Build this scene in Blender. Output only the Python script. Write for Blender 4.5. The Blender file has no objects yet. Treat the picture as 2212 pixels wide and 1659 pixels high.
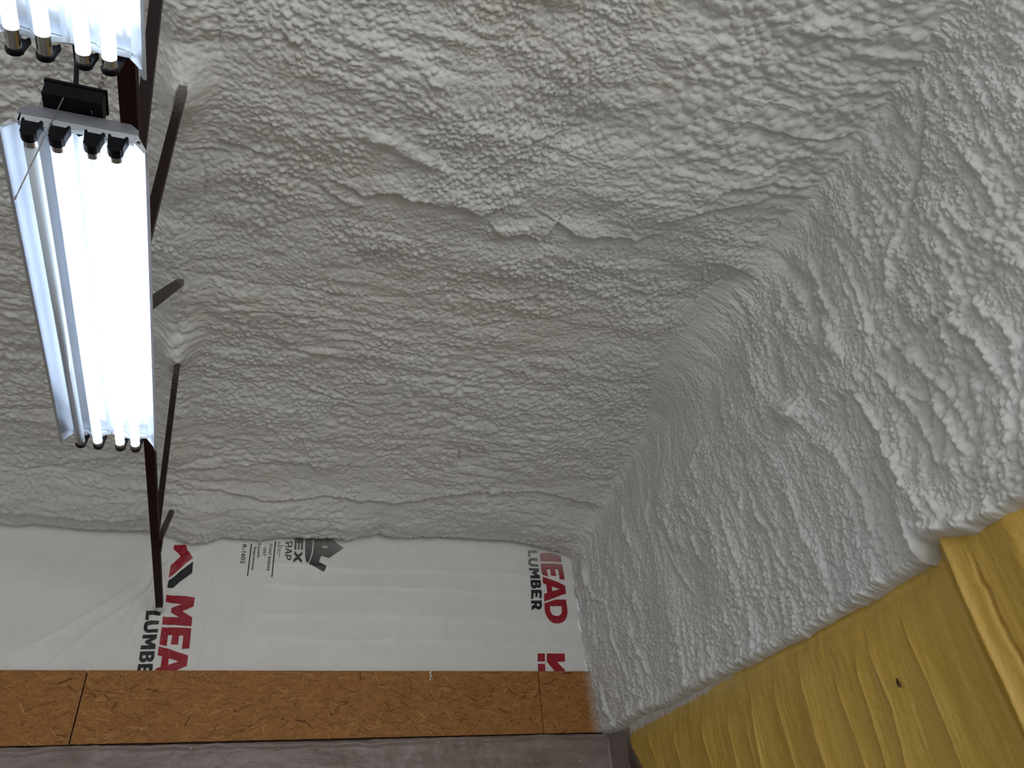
import bpy, bmesh, math, random
import numpy as np
from mathutils import Vector, Matrix, Euler

random.seed(7)
RNG = np.random.default_rng(11)
S = bpy.context.scene
COL = S.collection

# ---------------------------------------------------------------- camera
cam_d = bpy.data.cameras.new('camera')
cam = bpy.data.objects.new('camera', cam_d)
COL.objects.link(cam)
S.camera = cam
cam_d.sensor_fit = 'HORIZONTAL'
cam_d.sensor_width = 36.0
cam_d.lens = 28.566
cam_d.clip_start = 0.02
R_ = Vector((0.94326366, -0.31961091, -0.09001405))
U_ = Vector((-0.11233493, -0.56227339, 0.81928597))
F_ = Vector((0.31246524, 0.76269096, 0.56627553))
cam.matrix_world = Matrix(((R_.x, U_.x, -F_.x, 0), (R_.y, U_.y, -F_.y, 0), (R_.z, U_.z, -F_.z, 0), (0, 0, 0, 1)))

# ---------------------------------------------------------------- world, lights, exposure
S.view_settings.view_transform = 'Standard'
S.view_settings.look = 'None'
S.view_settings.gamma = 1.0
S.view_settings.use_curve_mapping = False
S.view_settings.exposure = 0.33
W = bpy.data.worlds.new('world'); S.world = W; W.use_nodes = True
W.node_tree.nodes['Background'].inputs[0].default_value = (0.90, 0.95, 1.0, 1)
W.node_tree.nodes['Background'].inputs[1].default_value = 0.80


def area(name, loc, target, sx, sy, power, col):
    l = bpy.data.lights.new(name, 'AREA'); l.shape = 'RECTANGLE'; l.size = sx; l.size_y = sy
    l.energy = power; l.color = col
    o = bpy.data.objects.new(name, l); COL.objects.link(o); o.location = loc
    o.rotation_euler = (Vector(target) - Vector(loc)).to_track_quat('-Z', 'Y').to_euler()
    return o


# daylight of the open overhead door behind the camera, to its right
area('doorway_daylight', (1.6, -6.5, 0.1), (0.9, 3.2, 1.2), 4.4, 3.4, 120, (1.0, 0.985, 0.95))
S.cycles.max_bounces = 6
S.cycles.diffuse_bounces = 3
S.cycles.glossy_bounces = 3
S.cycles.transmission_bounces = 3
S.cycles.transparent_max_bounces = 6
S.cycles.use_adaptive_sampling = True
S.cycles.adaptive_threshold = 0.06
S.cycles.use_denoising = True
PRINTS = [('red','logo_stroke',[(-0.267,2.0433),(-0.2029,2.0468),(-0.1909,2.0141),(-0.1563,1.9702),(-0.193,1.9357),(-0.2284,1.887),(-0.2675,1.8474),(-0.2672,1.9162),(-0.2477,1.9332),(-0.2351,1.9538),(-0.2211,1.9733),(-0.2658,2.0178)],[]),('black','logo_stroke',[(-0.1529,1.9514),(-0.1499,1.8829),(-0.2073,1.8266),(-0.2392,1.7904),(-0.267,1.7898),(-0.2665,1.8328),(-0.2301,1.8672),(-0.2057,1.8978)],[]),('red','letter',[(-0.2653,1.7471),(-0.171,1.7482),(-0.1187,1.7403),(-0.1184,1.6904),(-0.1728,1.6623),(-0.117,1.6276),(-0.1164,1.5795),(-0.1603,1.5832),(-0.2644,1.5841),(-0.2658,1.6276),(-0.1818,1.6256),(-0.2285,1.6504),(-0.2299,1.676),(-0.1799,1.7004),(-0.2637,1.7055)],[]),('red','letter',[(-0.2644,1.5697),(-0.207,1.5699),(-0.1631,1.5717),(-0.115,1.5687),(-0.1128,1.5175),(-0.1118,1.4592),(-0.1478,1.4555),(-0.1501,1.5287),(-0.171,1.5284),(-0.1707,1.4786),(-0.2058,1.4775),(-0.2055,1.5285),(-0.2262,1.5275),(-0.2263,1.469),(-0.2628,1.4796)],[]),('red','letter',[(-0.2634,1.4697),(-0.1122,1.4215),(-0.1119,1.3667),(-0.1806,1.3309),(-0.2625,1.3308),(-0.2623,1.35),(-0.2394,1.3597),(-0.2404,1.4161),(-0.2637,1.4224)],[[(-0.206,1.4043),(-0.1547,1.3894),(-0.2047,1.3696)]]),('black','letter',[(-0.3531,1.6565),(-0.2806,1.6537),(-0.2796,1.6318),(-0.3368,1.6339),(-0.335,1.6054),(-0.3514,1.6073)],[]),('black','letter',[(-0.282,1.6054),(-0.2823,1.586),(-0.3273,1.5817),(-0.3347,1.5758),(-0.3358,1.5668),(-0.3313,1.5601),(-0.3237,1.558),(-0.2809,1.5615),(-0.2811,1.5419),(-0.3292,1.5399),(-0.3424,1.5453),(-0.3512,1.5564),(-0.3533,1.5766),(-0.3496,1.5925),(-0.3386,1.6019),(-0.3245,1.6044)],[]),('black','letter',[(-0.2807,1.5318),(-0.2815,1.5094),(-0.3076,1.4912),(-0.2801,1.4783),(-0.2794,1.4529),(-0.3506,1.4511),(-0.3514,1.4719),(-0.3101,1.474),(-0.334,1.4842),(-0.3346,1.4975),(-0.3113,1.5096),(-0.3516,1.5083),(-0.3516,1.5284)],[]),('black','letter',[(-0.28,1.4431),(-0.2777,1.4136),(-0.2788,1.4006),(-0.2845,1.3908),(-0.2939,1.3864),(-0.3043,1.3885),(-0.3117,1.3949),(-0.3181,1.3863),(-0.3295,1.3826),(-0.3413,1.3872),(-0.3476,1.3958),(-0.3501,1.4087),(-0.3505,1.4402)],[[(-0.3343,1.4197),(-0.3203,1.4209),(-0.3203,1.4079),(-0.3288,1.4041),(-0.335,1.4088)],[(-0.3062,1.421),(-0.294,1.4211),(-0.2944,1.4102),(-0.3001,1.4074),(-0.3061,1.4112)]]),('black','letter',[(-0.2788,1.3768),(-0.2759,1.3308),(-0.294,1.3307),(-0.2953,1.3553),(-0.3077,1.3552),(-0.3066,1.3307),(-0.3205,1.3307),(-0.3213,1.3552),(-0.3333,1.3551),(-0.3319,1.3307),(-0.349,1.3307),(-0.3492,1.3739)],[]),('black','letter',[(1.8905,2.121),(1.9565,2.1262),(1.9569,2.1068),(1.9071,2.1033),(1.906,2.0778),(1.8892,2.077)],[]),('black','letter',[(1.9574,2.0725),(1.9573,2.0523),(1.9208,2.0532),(1.9108,2.0501),(1.9056,2.0429),(1.9065,2.0352),(1.9147,2.0303),(1.9576,2.0288),(1.9585,2.0141),(1.9162,2.0122),(1.8992,2.0167),(1.8898,2.0257),(1.888,2.0412),(1.8904,2.0553),(1.8977,2.0661),(1.9124,2.072)],[]),('black','letter',[(1.8881,2.0024),(1.9562,2.0019),(1.9563,1.9804),(1.9318,1.9648),(1.9563,1.9513),(1.9574,1.9308),(1.8877,1.9272),(1.8882,1.9476),(1.9265,1.9492),(1.907,1.9612),(1.9051,1.9722),(1.9252,1.9834),(1.8886,1.9835)],[]),('black','letter',[(1.8883,1.9177),(1.9579,1.9204),(1.9595,1.9044),(1.9571,1.884),(1.9503,1.8703),(1.9391,1.8636),(1.929,1.8654),(1.924,1.8702),(1.9165,1.8616),(1.9058,1.8587),(1.8926,1.8633),(1.8863,1.8764),(1.8856,1.8932)],[[(1.9015,1.8968),(1.9171,1.8974),(1.9155,1.8859),(1.9093,1.8814),(1.9034,1.8829),(1.901,1.8887)],[(1.9302,1.8982),(1.9436,1.8987),(1.9417,1.8885),(1.9359,1.8836),(1.9306,1.8873)]]),('black','letter',[(1.8843,1.8505),(1.9543,1.8529),(1.9524,1.798),(1.9349,1.7982),(1.937,1.8306),(1.9266,1.8303),(1.9252,1.8062),(1.9096,1.8057),(1.9103,1.8297),(1.8994,1.8294),(1.8971,1.7938),(1.8802,1.7946)],[]),('black','letter',[(1.8803,1.7834),(1.9524,1.7864),(1.9512,1.7593),(1.9482,1.7445),(1.9408,1.7329),(1.9315,1.7261),(1.9179,1.7257),(1.9091,1.7304),(1.9039,1.7367),(1.8758,1.7198),(1.8782,1.7458),(1.9024,1.7603),(1.902,1.7644),(1.8781,1.7637)],[[(1.9172,1.764),(1.9348,1.765),(1.9325,1.7514),(1.9254,1.7463),(1.9189,1.7485),(1.9162,1.755)]]),('red','letter',[(1.975,2.1068),(2.0591,2.1111),(2.124,2.0912),(2.1236,2.0488),(2.0445,2.0521),(1.9743,2.0509)],[]),('red','letter',[(1.9743,2.0366),(2.0607,2.0397),(2.1254,2.0357),(2.1278,1.929),(2.0916,1.9302),(2.0912,2.0001),(2.0697,1.9991),(2.0695,1.9499),(2.0352,1.9511),(2.0349,1.9976),(2.0118,1.9966),(2.0125,1.945),(1.9753,1.9563),(1.9736,1.9932)],[]),('red','letter',[(1.9756,1.9441),(2.0709,1.9137),(2.1178,1.895),(2.127,1.8868),(2.1244,1.8343),(1.9676,1.7778),(1.9699,1.8251),(1.9934,1.8333),(1.9954,1.8922),(1.9754,1.899),(1.9736,1.9134)],[[(2.0306,1.88),(2.0845,1.8636),(2.0306,1.8463)]]),('red','letter',[(1.9679,1.7663),(2.0447,1.7934),(2.1218,1.7966),(2.1223,1.7808),(2.1219,1.7345),(2.1195,1.7114),(2.1093,1.6818),(2.0943,1.6604),(2.075,1.6455),(2.0519,1.6394),(2.0178,1.6394),(1.9907,1.6533),(1.9745,1.6738),(1.9658,1.6994),(1.9644,1.7302)],[[(2.0045,1.7493),(2.0834,1.7515),(2.0838,1.7252),(2.0793,1.7088),(2.0698,1.6955),(2.0531,1.687),(2.0324,1.6862),(2.0159,1.6909),(2.0058,1.7053),(2.0017,1.7247)]]),('red','logo_stroke',[(1.8853,1.4486),(1.932,1.449),(1.9256,1.4003),(1.879,1.4)],[]),('red','logo_stroke',[(1.878,1.3856),(1.9236,1.3858),(1.9215,1.3329),(1.8745,1.3328)],[]),('red','logo_stroke',[(1.9444,1.4491),(2.0647,1.4502),(2.0577,1.3998),(2.0063,1.3988),(2.0517,1.3462),(2.0382,1.3337),(1.9696,1.3336),(1.9815,1.346),(1.9383,1.3997)],[]),('black','house_emblem',[(0.4607,2.1307),(0.4616,2.0645),(0.4654,2.0087),(0.4711,1.9812),(0.4786,1.9672),(0.4866,1.9764),(0.4956,2.0009),(0.5023,2.0385),(0.5048,2.0762),(0.5038,2.1332)],[]),('black','house_emblem',[(0.5108,2.1336),(0.5122,2.0672),(0.5081,2.0257),(0.498,1.988),(0.4881,1.9636),(0.5779,1.919),(0.5892,1.9369),(0.5911,1.9545),(0.5463,1.9783),(0.5584,2.0161),(0.6056,2.0034),(0.6908,2.0748),(0.6457,2.1068),(0.6094,2.1393)],[[(0.5635,2.0813),(0.5923,2.0809),(0.5919,2.0686),(0.564,2.069)]]),('black','letter',[(0.3984,2.1214),(0.3995,2.0472),(0.4114,2.0469),(0.4106,2.0899),(0.4199,2.0905),(0.4196,2.051),(0.4299,2.0506),(0.4294,2.09),(0.4371,2.0899),(0.4377,2.0482),(0.4496,2.0489),(0.4489,2.1243)],[]),('black','letter',[(0.4008,2.0398),(0.4241,2.0168),(0.4484,2.0395),(0.4487,2.019),(0.4326,2.0024),(0.4475,1.9847),(0.4469,1.9645),(0.4233,1.9882),(0.397,1.9622),(0.3982,1.9842),(0.414,2.0025),(0.3986,2.0202)],[]),('black','letter',[(0.3489,2.0576),(0.3459,2.0649),(0.3626,2.0685),(0.3611,2.0778),(0.3464,2.0826),(0.3489,2.0959),(0.3628,2.0911),(0.3655,2.0884),(0.367,2.0782),(0.3675,2.0707),(0.3719,2.0681),(0.3795,2.0695),(0.3806,2.0789),(0.3818,2.0865),(0.3681,2.0885),(0.365,2.0968),(0.387,2.0981),(0.3873,2.0793),(0.3857,2.0642),(0.3784,2.0591),(0.3682,2.0595),(0.3629,2.063)],[]),('black','letter',[(0.3491,2.0548),(0.3871,2.0409),(0.3861,2.0297),(0.3475,2.0158),(0.3485,2.0251),(0.3583,2.0293),(0.36,2.0423),(0.3488,2.0464)],[[(0.3635,2.0406),(0.3782,2.0349),(0.3633,2.0314)]]),('black','letter',[(0.3478,2.0112),(0.3855,2.0121),(0.385,1.9937),(0.3824,1.9807),(0.375,1.9785),(0.3648,1.9808),(0.3611,1.987),(0.36,2.0035),(0.3482,2.0047)],[[(0.3659,2.0038),(0.3793,2.0044),(0.3785,1.9897),(0.372,1.9866),(0.3668,1.9891)]]),('black','ruled_line',[(0.2834,2.0923),(0.2912,2.0927),(0.2867,1.871),(0.281,1.8707)],[]),('black','ruled_line',[(0.1504,2.07),(0.1565,2.0704),(0.1517,1.8726),(0.1465,1.8724)],[]),('black','ruled_line',[(0.3014,2.0686),(0.3375,2.0694),(0.3374,2.0653),(0.3015,2.0641)],[])]
TEXTS = [('STANT BARRIER',(0.2555,2.0767),(0.2514,1.906),0.0154),('-1837',(0.2235,2.0611),(0.2229,1.9995),0.0166),('Exceeds',(0.1917,2.0741),(0.1927,1.9871),0.0149),('Requirements',(0.1692,2.0508),(0.1662,1.9095),0.0149),('R-1602',(0.1048,2.0666),(0.1044,1.9495),0.0229),('Engineered',(0.315,2.0585),(0.3141,1.9902),0.0076),('Products',(0.3046,2.058),(0.3036,2.0062),0.0067),('h',(0.3021,2.0886),(0.3023,2.0746),0.0143)]
EDGE = [(-1.2815,2.114),(-1.1501,2.1089),(-1.0589,2.0955),(-1.0169,2.1064),(-0.8125,2.1025),(-0.5785,2.0971),(-0.4248,2.1092),(-0.3366,2.0888),(-0.3027,2.0566),(-0.2704,2.0528),(-0.2255,2.0297),(-0.1549,2.0193),(-0.0937,2.0282),(-0.0096,2.0672),(0.1972,2.064),(0.3007,2.0902),(0.5703,2.1143),(0.6818,2.1054),(0.8226,2.1346),(0.8942,2.1635),(0.9959,2.1414),(1.1437,2.156),(1.3254,2.1791),(1.448,2.1701),(1.6353,2.1645),(1.7632,2.1684),(1.8903,2.1459),(2.0827,2.1068),(2.185,2.0758),(2.2318,2.0978),(2.2948,2.1341),(2.4263,2.1409)]
BOTTOM = [(1.5041,0.9195),(1.5842,0.9212),(1.6706,0.9161),(1.7502,0.9245),(1.8516,0.9574),(1.9194,0.9645),(1.9651,0.9115),(1.9868,0.9238),(2.0887,0.9235),(2.2389,0.9135),(2.3669,0.917),(2.5347,0.9169),(2.672,0.9132),(2.8153,0.9158),(3.0949,0.9226),(3.3915,0.9307),(3.5883,0.9365),(3.8799,0.9374),(3.9534,0.9487),(4.1684,0.9608),(4.2866,0.9571),(4.4105,0.951),(4.5349,0.9563),(4.655,0.97)]
CFEAT = [('step',[(-0.196,2.048),(-0.119,2.067),(-0.042,2.081),(0.01,2.086)],0.05,0.018),('step',[(-0.021,1.591),(0.011,1.622),(0.059,1.631)],0.05,0.02),('step',[(0.209,2.135),(0.377,2.181),(0.484,2.132),(0.579,2.168),(0.7,2.163),(0.823,2.166),(0.935,2.1)],0.06,0.03),('step',[(0.472,2.151),(0.564,2.152),(0.681,2.151),(0.766,2.138),(0.839,2.167),(0.884,2.142)],0.05,0.018),('step',[(0.864,2.191),(0.897,2.214),(0.967,2.26),(1.039,2.23),(1.131,2.247),(1.152,2.134),(1.247,2.175),(1.339,2.183),(1.45,2.165),(1.541,2.166),(1.589,2.117),(1.648,2.087)],0.05,0.028),('step',[(0.191,2.184),(0.251,2.227),(0.325,2.245),(0.378,2.232)],0.05,0.02),('step',[(0.715,2.012),(0.864,1.887),(0.941,1.784),(1.042,1.729)],0.05,0.015),('step',[(-0.292,2.09),(-0.23,2.094),(-0.134,2.112)],0.05,0.015),('step',[(0.201,3.365),(0.39,3.437),(0.605,3.472),(0.743,3.444)],0.05,0.012),('step',[(0.198,3.148),(0.325,3.141),(0.457,3.149),(0.574,3.178)],0.04,0.016),('step',[(0.709,3.171),(0.874,3.176),(1.047,3.198),(1.172,3.122)],0.05,0.014),('step',[(-0.258,4.238),(-0.044,4.233),(0.257,4.28),(0.507,4.232),(0.911,4.243),(1.2,4.169),(1.457,4.064)],0.06,0.03),('step',[(1.302,4.124),(1.726,4.077),(2.044,4.108),(2.315,4.148)],0.06,0.025),('step',[(-0.239,4.103),(-0.01,4.038),(0.223,3.972),(0.472,3.998),(0.618,3.961)],0.05,0.016),('step',[(1.591,2.446),(1.749,2.475),(1.882,2.446),(1.941,2.37)],0.05,0.016),('step',[(1.852,2.209),(1.988,2.193),(2.172,2.212),(2.265,2.237)],0.06,0.022),('step',[(1.592,2.021),(1.752,1.945),(1.892,1.874),(2.045,1.79)],0.06,0.018),('step',[(1.694,1.92),(1.802,1.799),(1.952,1.752),(2.125,1.735)],0.05,0.018),('step',[(1.745,1.525),(1.897,1.53),(2.097,1.502),(2.191,1.447)],0.05,0.018),('step',[(2.223,1.235),(2.269,1.184),(2.432,1.191),(2.522,1.189)],0.05,0.03),('step',[(1.648,1.155),(1.757,1.143),(1.907,1.13),(1.969,1.104)],0.05,0.02),('step',[(-1.136,4.487),(-0.875,4.498),(-0.649,4.506),(-0.415,4.474)],0.06,0.025),('step',[(-1.03,4.199),(-0.859,4.16),(-0.685,4.085),(-0.554,4.051)],0.05,0.012),('step',[(0.897,2.657),(1.072,2.651),(1.209,2.59),(1.327,2.597)],0.05,0.012),('step',[(1.256,3.481),(1.497,3.408),(1.776,3.423),(1.937,3.336)],0.05,0.012),('ridge',[(0.3,1.901),(0.442,1.927),(0.556,1.962),(0.637,1.997)],0.035,0.03),('ridge',[(0.219,1.573),(0.32,1.579),(0.399,1.581),(0.474,1.59)],0.03,0.025),('ridge',[(0.257,1.571),(0.377,1.624),(0.451,1.631)],0.03,0.0),('ridge',[(0.347,1.483),(0.441,1.49),(0.537,1.489),(0.619,1.493)],0.03,0.02),('ridge',[(1.941,1.148),(2.103,1.142),(2.25,1.113),(2.318,1.067)],0.025,0.022),('ridge',[(2.002,1.043),(2.187,1.065),(2.278,1.023),(2.338,0.971)],0.025,0.02),('ridge',[(1.708,1.245),(1.714,1.137),(1.797,1.089)],0.03,0.018),('ridge',[(1.739,1.655),(1.797,1.576),(1.934,1.586)],0.05,0.012),('ridge',[(1.081,1.572),(1.214,1.577),(1.291,1.538)],0.04,0.01),('ridge',[(0.92,2.242),(1.007,2.196),(1.079,2.167)],0.04,0.02),('ridge',[(0.22,3.16),(0.474,3.12)],0.03,0.008),('ridge',[(1.318,1.243),(1.392,1.399),(1.447,1.538)],0.06,0.012),('ridge',[(1.456,1.275),(1.565,1.43),(1.629,1.575)],0.07,0.012),('groove',[(0.869,2.02),(0.993,1.877),(1.054,1.736),(1.11,1.642)],0.05,0.02),('groove',[(1.337,1.271),(1.367,1.387),(1.43,1.543)],0.008,0.004),('groove',[(0.78,1.288),(0.816,1.342)],0.03,0.02),('groove',[(-0.288,1.62),(-0.295,1.644),(-0.292,1.813),(-0.301,1.902)],0.02,0.012),('groove',[(-0.305,1.958),(-0.297,2.152),(-0.289,2.414),(-0.289,2.792),(-0.293,3.132),(-0.295,3.449),(-0.287,3.89),(-0.284,4.299)],0.02,0.012),('groove',[(-0.221,2.113),(-0.228,2.156),(-0.215,2.205),(-0.222,2.329),(-0.237,2.378)],0.006,0.012),('groove',[(-0.2,1.589),(-0.202,1.643),(-0.186,1.719)],0.007,0.015),('groove',[(2.217,2.069),(2.263,2.082),(2.297,2.086),(2.371,2.099)],0.006,0.03),('groove',[(2.241,1.912),(2.281,1.919),(2.324,1.945)],0.005,0.02),('groove',[(2.224,1.81),(2.235,1.758)],0.005,0.015),('groove',[(1.541,1.638),(1.683,1.668),(1.705,1.707)],0.02,0.01),('groove',[(1.177,3.765),(1.215,3.883)],0.006,0.02),('groove',[(-0.298,1.798),(-0.3,1.832),(-0.302,1.893)],0.006,0.02),('groove',[(-0.678,1.769),(-0.686,1.949)],0.006,0.01)]
WFEAT = [('groove',[(1.2,2.3412),(1.2812,2.2469),(1.3737,2.127),(1.4563,2.0444),(1.525,1.9936)],0.018,0.035),('groove',[(1.5649,2.4054),(1.6143,2.3373),(1.621,2.1869)],0.05,0.03),('groove',[(1.2528,1.6183),(1.3998,1.6179),(1.5254,1.6204),(1.6773,1.636),(1.8709,1.6511)],0.022,0.03),('groove',[(1.8709,1.6511),(1.9923,1.627),(2.1889,1.6451)],0.03,0.03),('groove',[(2.0777,2.4134),(2.013,2.1915),(2.021,2.0441),(1.9932,1.8527)],0.03,0.022),('groove',[(1.9382,1.7771),(1.9671,1.7373)],0.006,0.03),('groove',[(3.353,2.2635),(3.3818,2.1551),(3.4589,2.0517),(3.6219,1.934)],0.01,0.022),('groove',[(2.3891,1.7009),(2.6012,1.7081),(2.8745,1.8132)],0.05,0.02),('groove',[(3.931,2.138),(3.9617,2.0092),(3.9392,1.8221)],0.01,0.018),('groove',[(2.8278,1.9154),(2.8012,2.169),(2.6649,2.2714)],0.1,0.02),('groove',[(2.3627,1.8265),(2.3173,1.9934),(2.2086,2.1437)],0.06,0.02),('groove',[(1.77,1.7947),(1.6324,1.8607),(1.5332,1.9083)],0.03,0.012),('groove',[(4.4345,2.1334),(4.436,2.1081)],0.006,0.02),('groove',[(4.6759,2.0589),(4.588,1.8172),(4.5598,1.626)],0.01,0.012),('ridge',[(1.484,2.0245),(1.5666,1.9861),(1.6334,1.9073),(1.6751,1.852)],0.018,0.025),('ridge',[(2.3451,1.7911),(2.2896,1.7319)],0.055,0.055),('ridge',[(2.3895,1.844),(2.3672,1.7459),(2.261,1.6906)],0.03,0.02),('ridge',[(1.9937,1.9727),(1.9847,1.8697),(1.9675,1.7873)],0.04,0.03),('ridge',[(2.7332,1.5905),(2.7311,1.4743),(2.6805,1.3511)],0.012,0.016),('ridge',[(2.9664,1.6124),(2.97,1.4946),(2.9376,1.3206)],0.016,0.014),('ridge',[(3.2436,1.5949),(3.2412,1.4951),(3.1861,1.4357)],0.014,0.016),('ridge',[(2.7964,1.6231),(2.841,1.5275)],0.014,0.012),('ridge',[(3.2487,1.8036),(3.2158,1.6577),(3.1192,1.4666)],0.012,0.01),('ridge',[(2.1638,1.4577),(2.152,1.3693),(2.1141,1.232),(2.1191,1.1227)],0.018,0.016),('ridge',[(2.2429,1.5678),(2.1927,1.5166),(2.172,1.4416)],0.035,0.022),('ridge',[(1.7296,1.6757),(1.6571,1.4992),(1.5997,1.364),(1.5754,1.1882)],0.022,0.022),('ridge',[(1.8327,1.6239),(1.7787,1.4443),(1.737,1.2672),(1.7233,1.1359)],0.02,0.02),('ridge',[(1.7731,1.5001),(1.6689,1.3537),(1.6182,1.1453)],0.018,0.02),('ridge',[(1.4804,1.5842),(1.432,1.4494),(1.4095,1.2536)],0.02,0.022),('ridge',[(1.3871,1.5674),(1.3367,1.45),(1.3261,1.3334)],0.02,0.02),('ridge',[(1.9758,1.6593),(1.9284,1.4403),(1.9038,1.2526)],0.018,0.018),('ridge',[(1.3125,1.7036),(1.2187,1.697),(1.1343,1.7154)],0.02,0.014),('ridge',[(1.3263,2.0748),(1.3393,1.9249),(1.3517,1.7825)],0.018,0.016),('ridge',[(1.1412,2.0539),(1.1505,1.9261),(1.1669,1.7907)],0.018,0.018),('ridge',[(1.3016,1.9542),(1.2937,1.8124),(1.2437,1.7212)],0.016,0.014),('ridge',[(1.4914,2.1294),(1.5006,1.9699)],0.016,0.01),('ridge',[(1.7916,2.2518),(1.7815,2.0389),(1.7912,1.8572),(1.8028,1.7315)],0.014,0.014),('ridge',[(1.9581,2.3025),(1.9409,2.078),(1.9289,1.9211)],0.016,0.014),('ridge',[(1.8187,2.0225),(1.8273,1.8403),(1.8287,1.7071)],0.012,0.012),('ridge',[(2.0066,1.2901),(1.9715,1.1243),(1.9425,1.0066)],0.02,0.02),('ridge',[(1.8962,1.267),(1.8665,1.1073),(1.8179,0.9991)],0.022,0.022),('ridge',[(1.8347,1.1258),(1.7874,1.0175),(1.7297,0.9417)],0.022,0.022),('ridge',[(4.5034,1.9867),(4.482,1.8378),(4.4248,1.6958)],0.022,0.02),('ridge',[(4.4468,1.7336),(4.3018,1.6505)],0.012,0.022),('ridge',[(3.9215,2.1116),(3.9169,1.9583),(3.8666,1.8477)],0.022,0.018),('ridge',[(3.5665,2.1394),(3.6022,1.9817),(3.6903,1.8813)],0.03,0.012),('ridge',[(2.9696,1.9996),(3.0931,1.9353),(3.2705,1.8683)],0.016,0.012),('ridge',[(4.3018,1.6505),(4.2789,1.3645),(4.1758,1.1521)],0.016,0.012),('ridge',[(4.0629,1.59),(4.0666,1.3498),(3.9508,1.1382)],0.014,0.012),('ridge',[(3.5567,1.8184),(3.4637,1.5391),(3.3619,1.3276)],0.014,0.01),('ridge',[(4.5322,1.2239),(4.5255,1.0643),(4.4093,0.9489)],0.02,0.02),('ridge',[(2.5014,1.4706),(2.4701,1.205),(2.4269,1.0517)],0.014,0.01),('ridge',[(2.6909,1.3666),(2.6327,1.1335),(2.6005,1.0045)],0.014,0.01),('ridge',[(1.8487,0.9805),(1.7194,0.9606),(1.607,0.9301)],0.03,0.025)]
RIBS = [[(3.5917,0.7852),(3.5736,0.604)],[(3.3694,0.7701),(3.3646,0.5513)],[(3.1618,0.7902),(3.1709,0.5279)],[(2.9819,0.7911),(2.9669,0.4774)],[(2.7898,0.7921),(2.7604,0.4391)],[(2.5991,0.7191),(2.5705,0.4099)],[(2.3781,0.8066),(2.3573,0.5564),(2.3755,0.3777)],[(2.1854,0.8021),(2.1587,0.4815),(2.1521,0.3315)],[(3.8744,0.8167),(3.8361,0.6472)],[(4.1434,0.8649),(4.0803,0.693)],[(2.4597,0.7607),(2.4681,0.4732)],[(3.2288,0.7114),(3.2251,0.5254)],[(2.8043,0.6129),(2.7863,0.4439)]]
PIL = [(1.9368,0.9643),(1.9336,0.8256),(1.9235,0.6269),(1.9068,0.3663),(1.8613,0.9476),(1.8619,0.7601),(1.8429,0.574),(1.8423,0.4758),(1.7941,0.8108),(1.7846,0.6952),(1.7799,0.5874)]
BUG = (2.2938,0.6234)
MARKS = [(2.1439,0.7462),(3.1557,0.7173),(2.1914,0.5023),(2.408,0.9036)]

# ---------------------------------------------------------------- helpers
def tag(o, label=None, cat=None, group=None, kind=None):
    if label: o['label'] = label
    if cat: o['category'] = cat
    if group: o['group'] = group
    if kind: o['kind'] = kind
    return o


def empty(name, loc=(0, 0, 0)):
    o = bpy.data.objects.new(name, None); COL.objects.link(o); o.location = loc
    o.empty_display_size = 0.05
    return o


def link(name, me, mat, parent=None):
    o = bpy.data.objects.new(name, me)
    COL.objects.link(o)
    if mat is not None:
        for m in (mat if isinstance(mat, (list, tuple)) else [mat]): me.materials.append(m)
    if parent is not None: o.parent = parent
    return o


def obj(name, bm, mat, parent=None, smooth=False, bevel=0):
    me = bpy.data.meshes.new(name)
    bmesh.ops.recalc_face_normals(bm, faces=bm.faces)
    bm.to_mesh(me); bm.free()
    if smooth:
        for p in me.polygons: p.use_smooth = True
    o = link(name, me, mat, parent)
    if bevel:
        b = o.modifiers.new('bevel', 'BEVEL'); b.width = bevel; b.segments = 2; b.limit_method = 'ANGLE'
    return o


def box(bm, x0, x1, y0, y1, z0, z1):
    vs = [bm.verts.new((x, y, z)) for x in (x0, x1) for y in (y0, y1) for z in (z0, z1)]
    for f in ((0, 1, 3, 2), (4, 6, 7, 5), (0, 4, 5, 1), (2, 3, 7, 6), (0, 2, 6, 4), (1, 5, 7, 3)):
        bm.faces.new([vs[i] for i in f])


def tube(bm, pts, rad, n=10, cap=True):
    pts = [Vector(p) for p in pts]
    if not isinstance(rad, (list, tuple)): rad = [rad] * len(pts)
    rings = []; up = None
    for i, p in enumerate(pts):
        d = (pts[min(i + 1, len(pts) - 1)] - pts[max(i - 1, 0)]).normalized()
        if up is None:
            up = Vector((0, 0, 1)) if abs(d.z) < .9 else Vector((1, 0, 0))
        a = d.cross(up).normalized(); b = a.cross(d).normalized(); up = b
        rings.append([bm.verts.new(p + (a * math.cos(2 * math.pi * k / n) + b * math.sin(2 * math.pi * k / n)) * rad[i]) for k in range(n)])
    for r, s in zip(rings, rings[1:]):
        for k in range(n): bm.faces.new((r[k], r[(k + 1) % n], s[(k + 1) % n], s[k]))
    if cap:
        bm.faces.new(rings[0][::-1]); bm.faces.new(rings[-1])


def bar(bm, a, b, w, h, side=Vector((1, 0, 0)), prof=None):
    """extrude a profile (list of (side, up) offsets) from a to b"""
    a = Vector(a); b = Vector(b); d = (b - a).normalized()
    s = (side - d * side.dot(d)).normalized(); u = d.cross(s).normalized()
    if u.z < 0: u = -u
    prof = prof or [(-w / 2, -h / 2), (w / 2, -h / 2), (w / 2, h / 2), (-w / 2, h / 2)]
    r0 = [bm.verts.new(a + s * x + u * y) for x, y in prof]
    r1 = [bm.verts.new(b + s * x + u * y) for x, y in prof]
    n = len(prof)
    for k in range(n): bm.faces.new((r0[k], r0[(k + 1) % n], r1[(k + 1) % n], r1[k]))
    bm.faces.new(r0[::-1]); bm.faces.new(r1)


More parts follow.
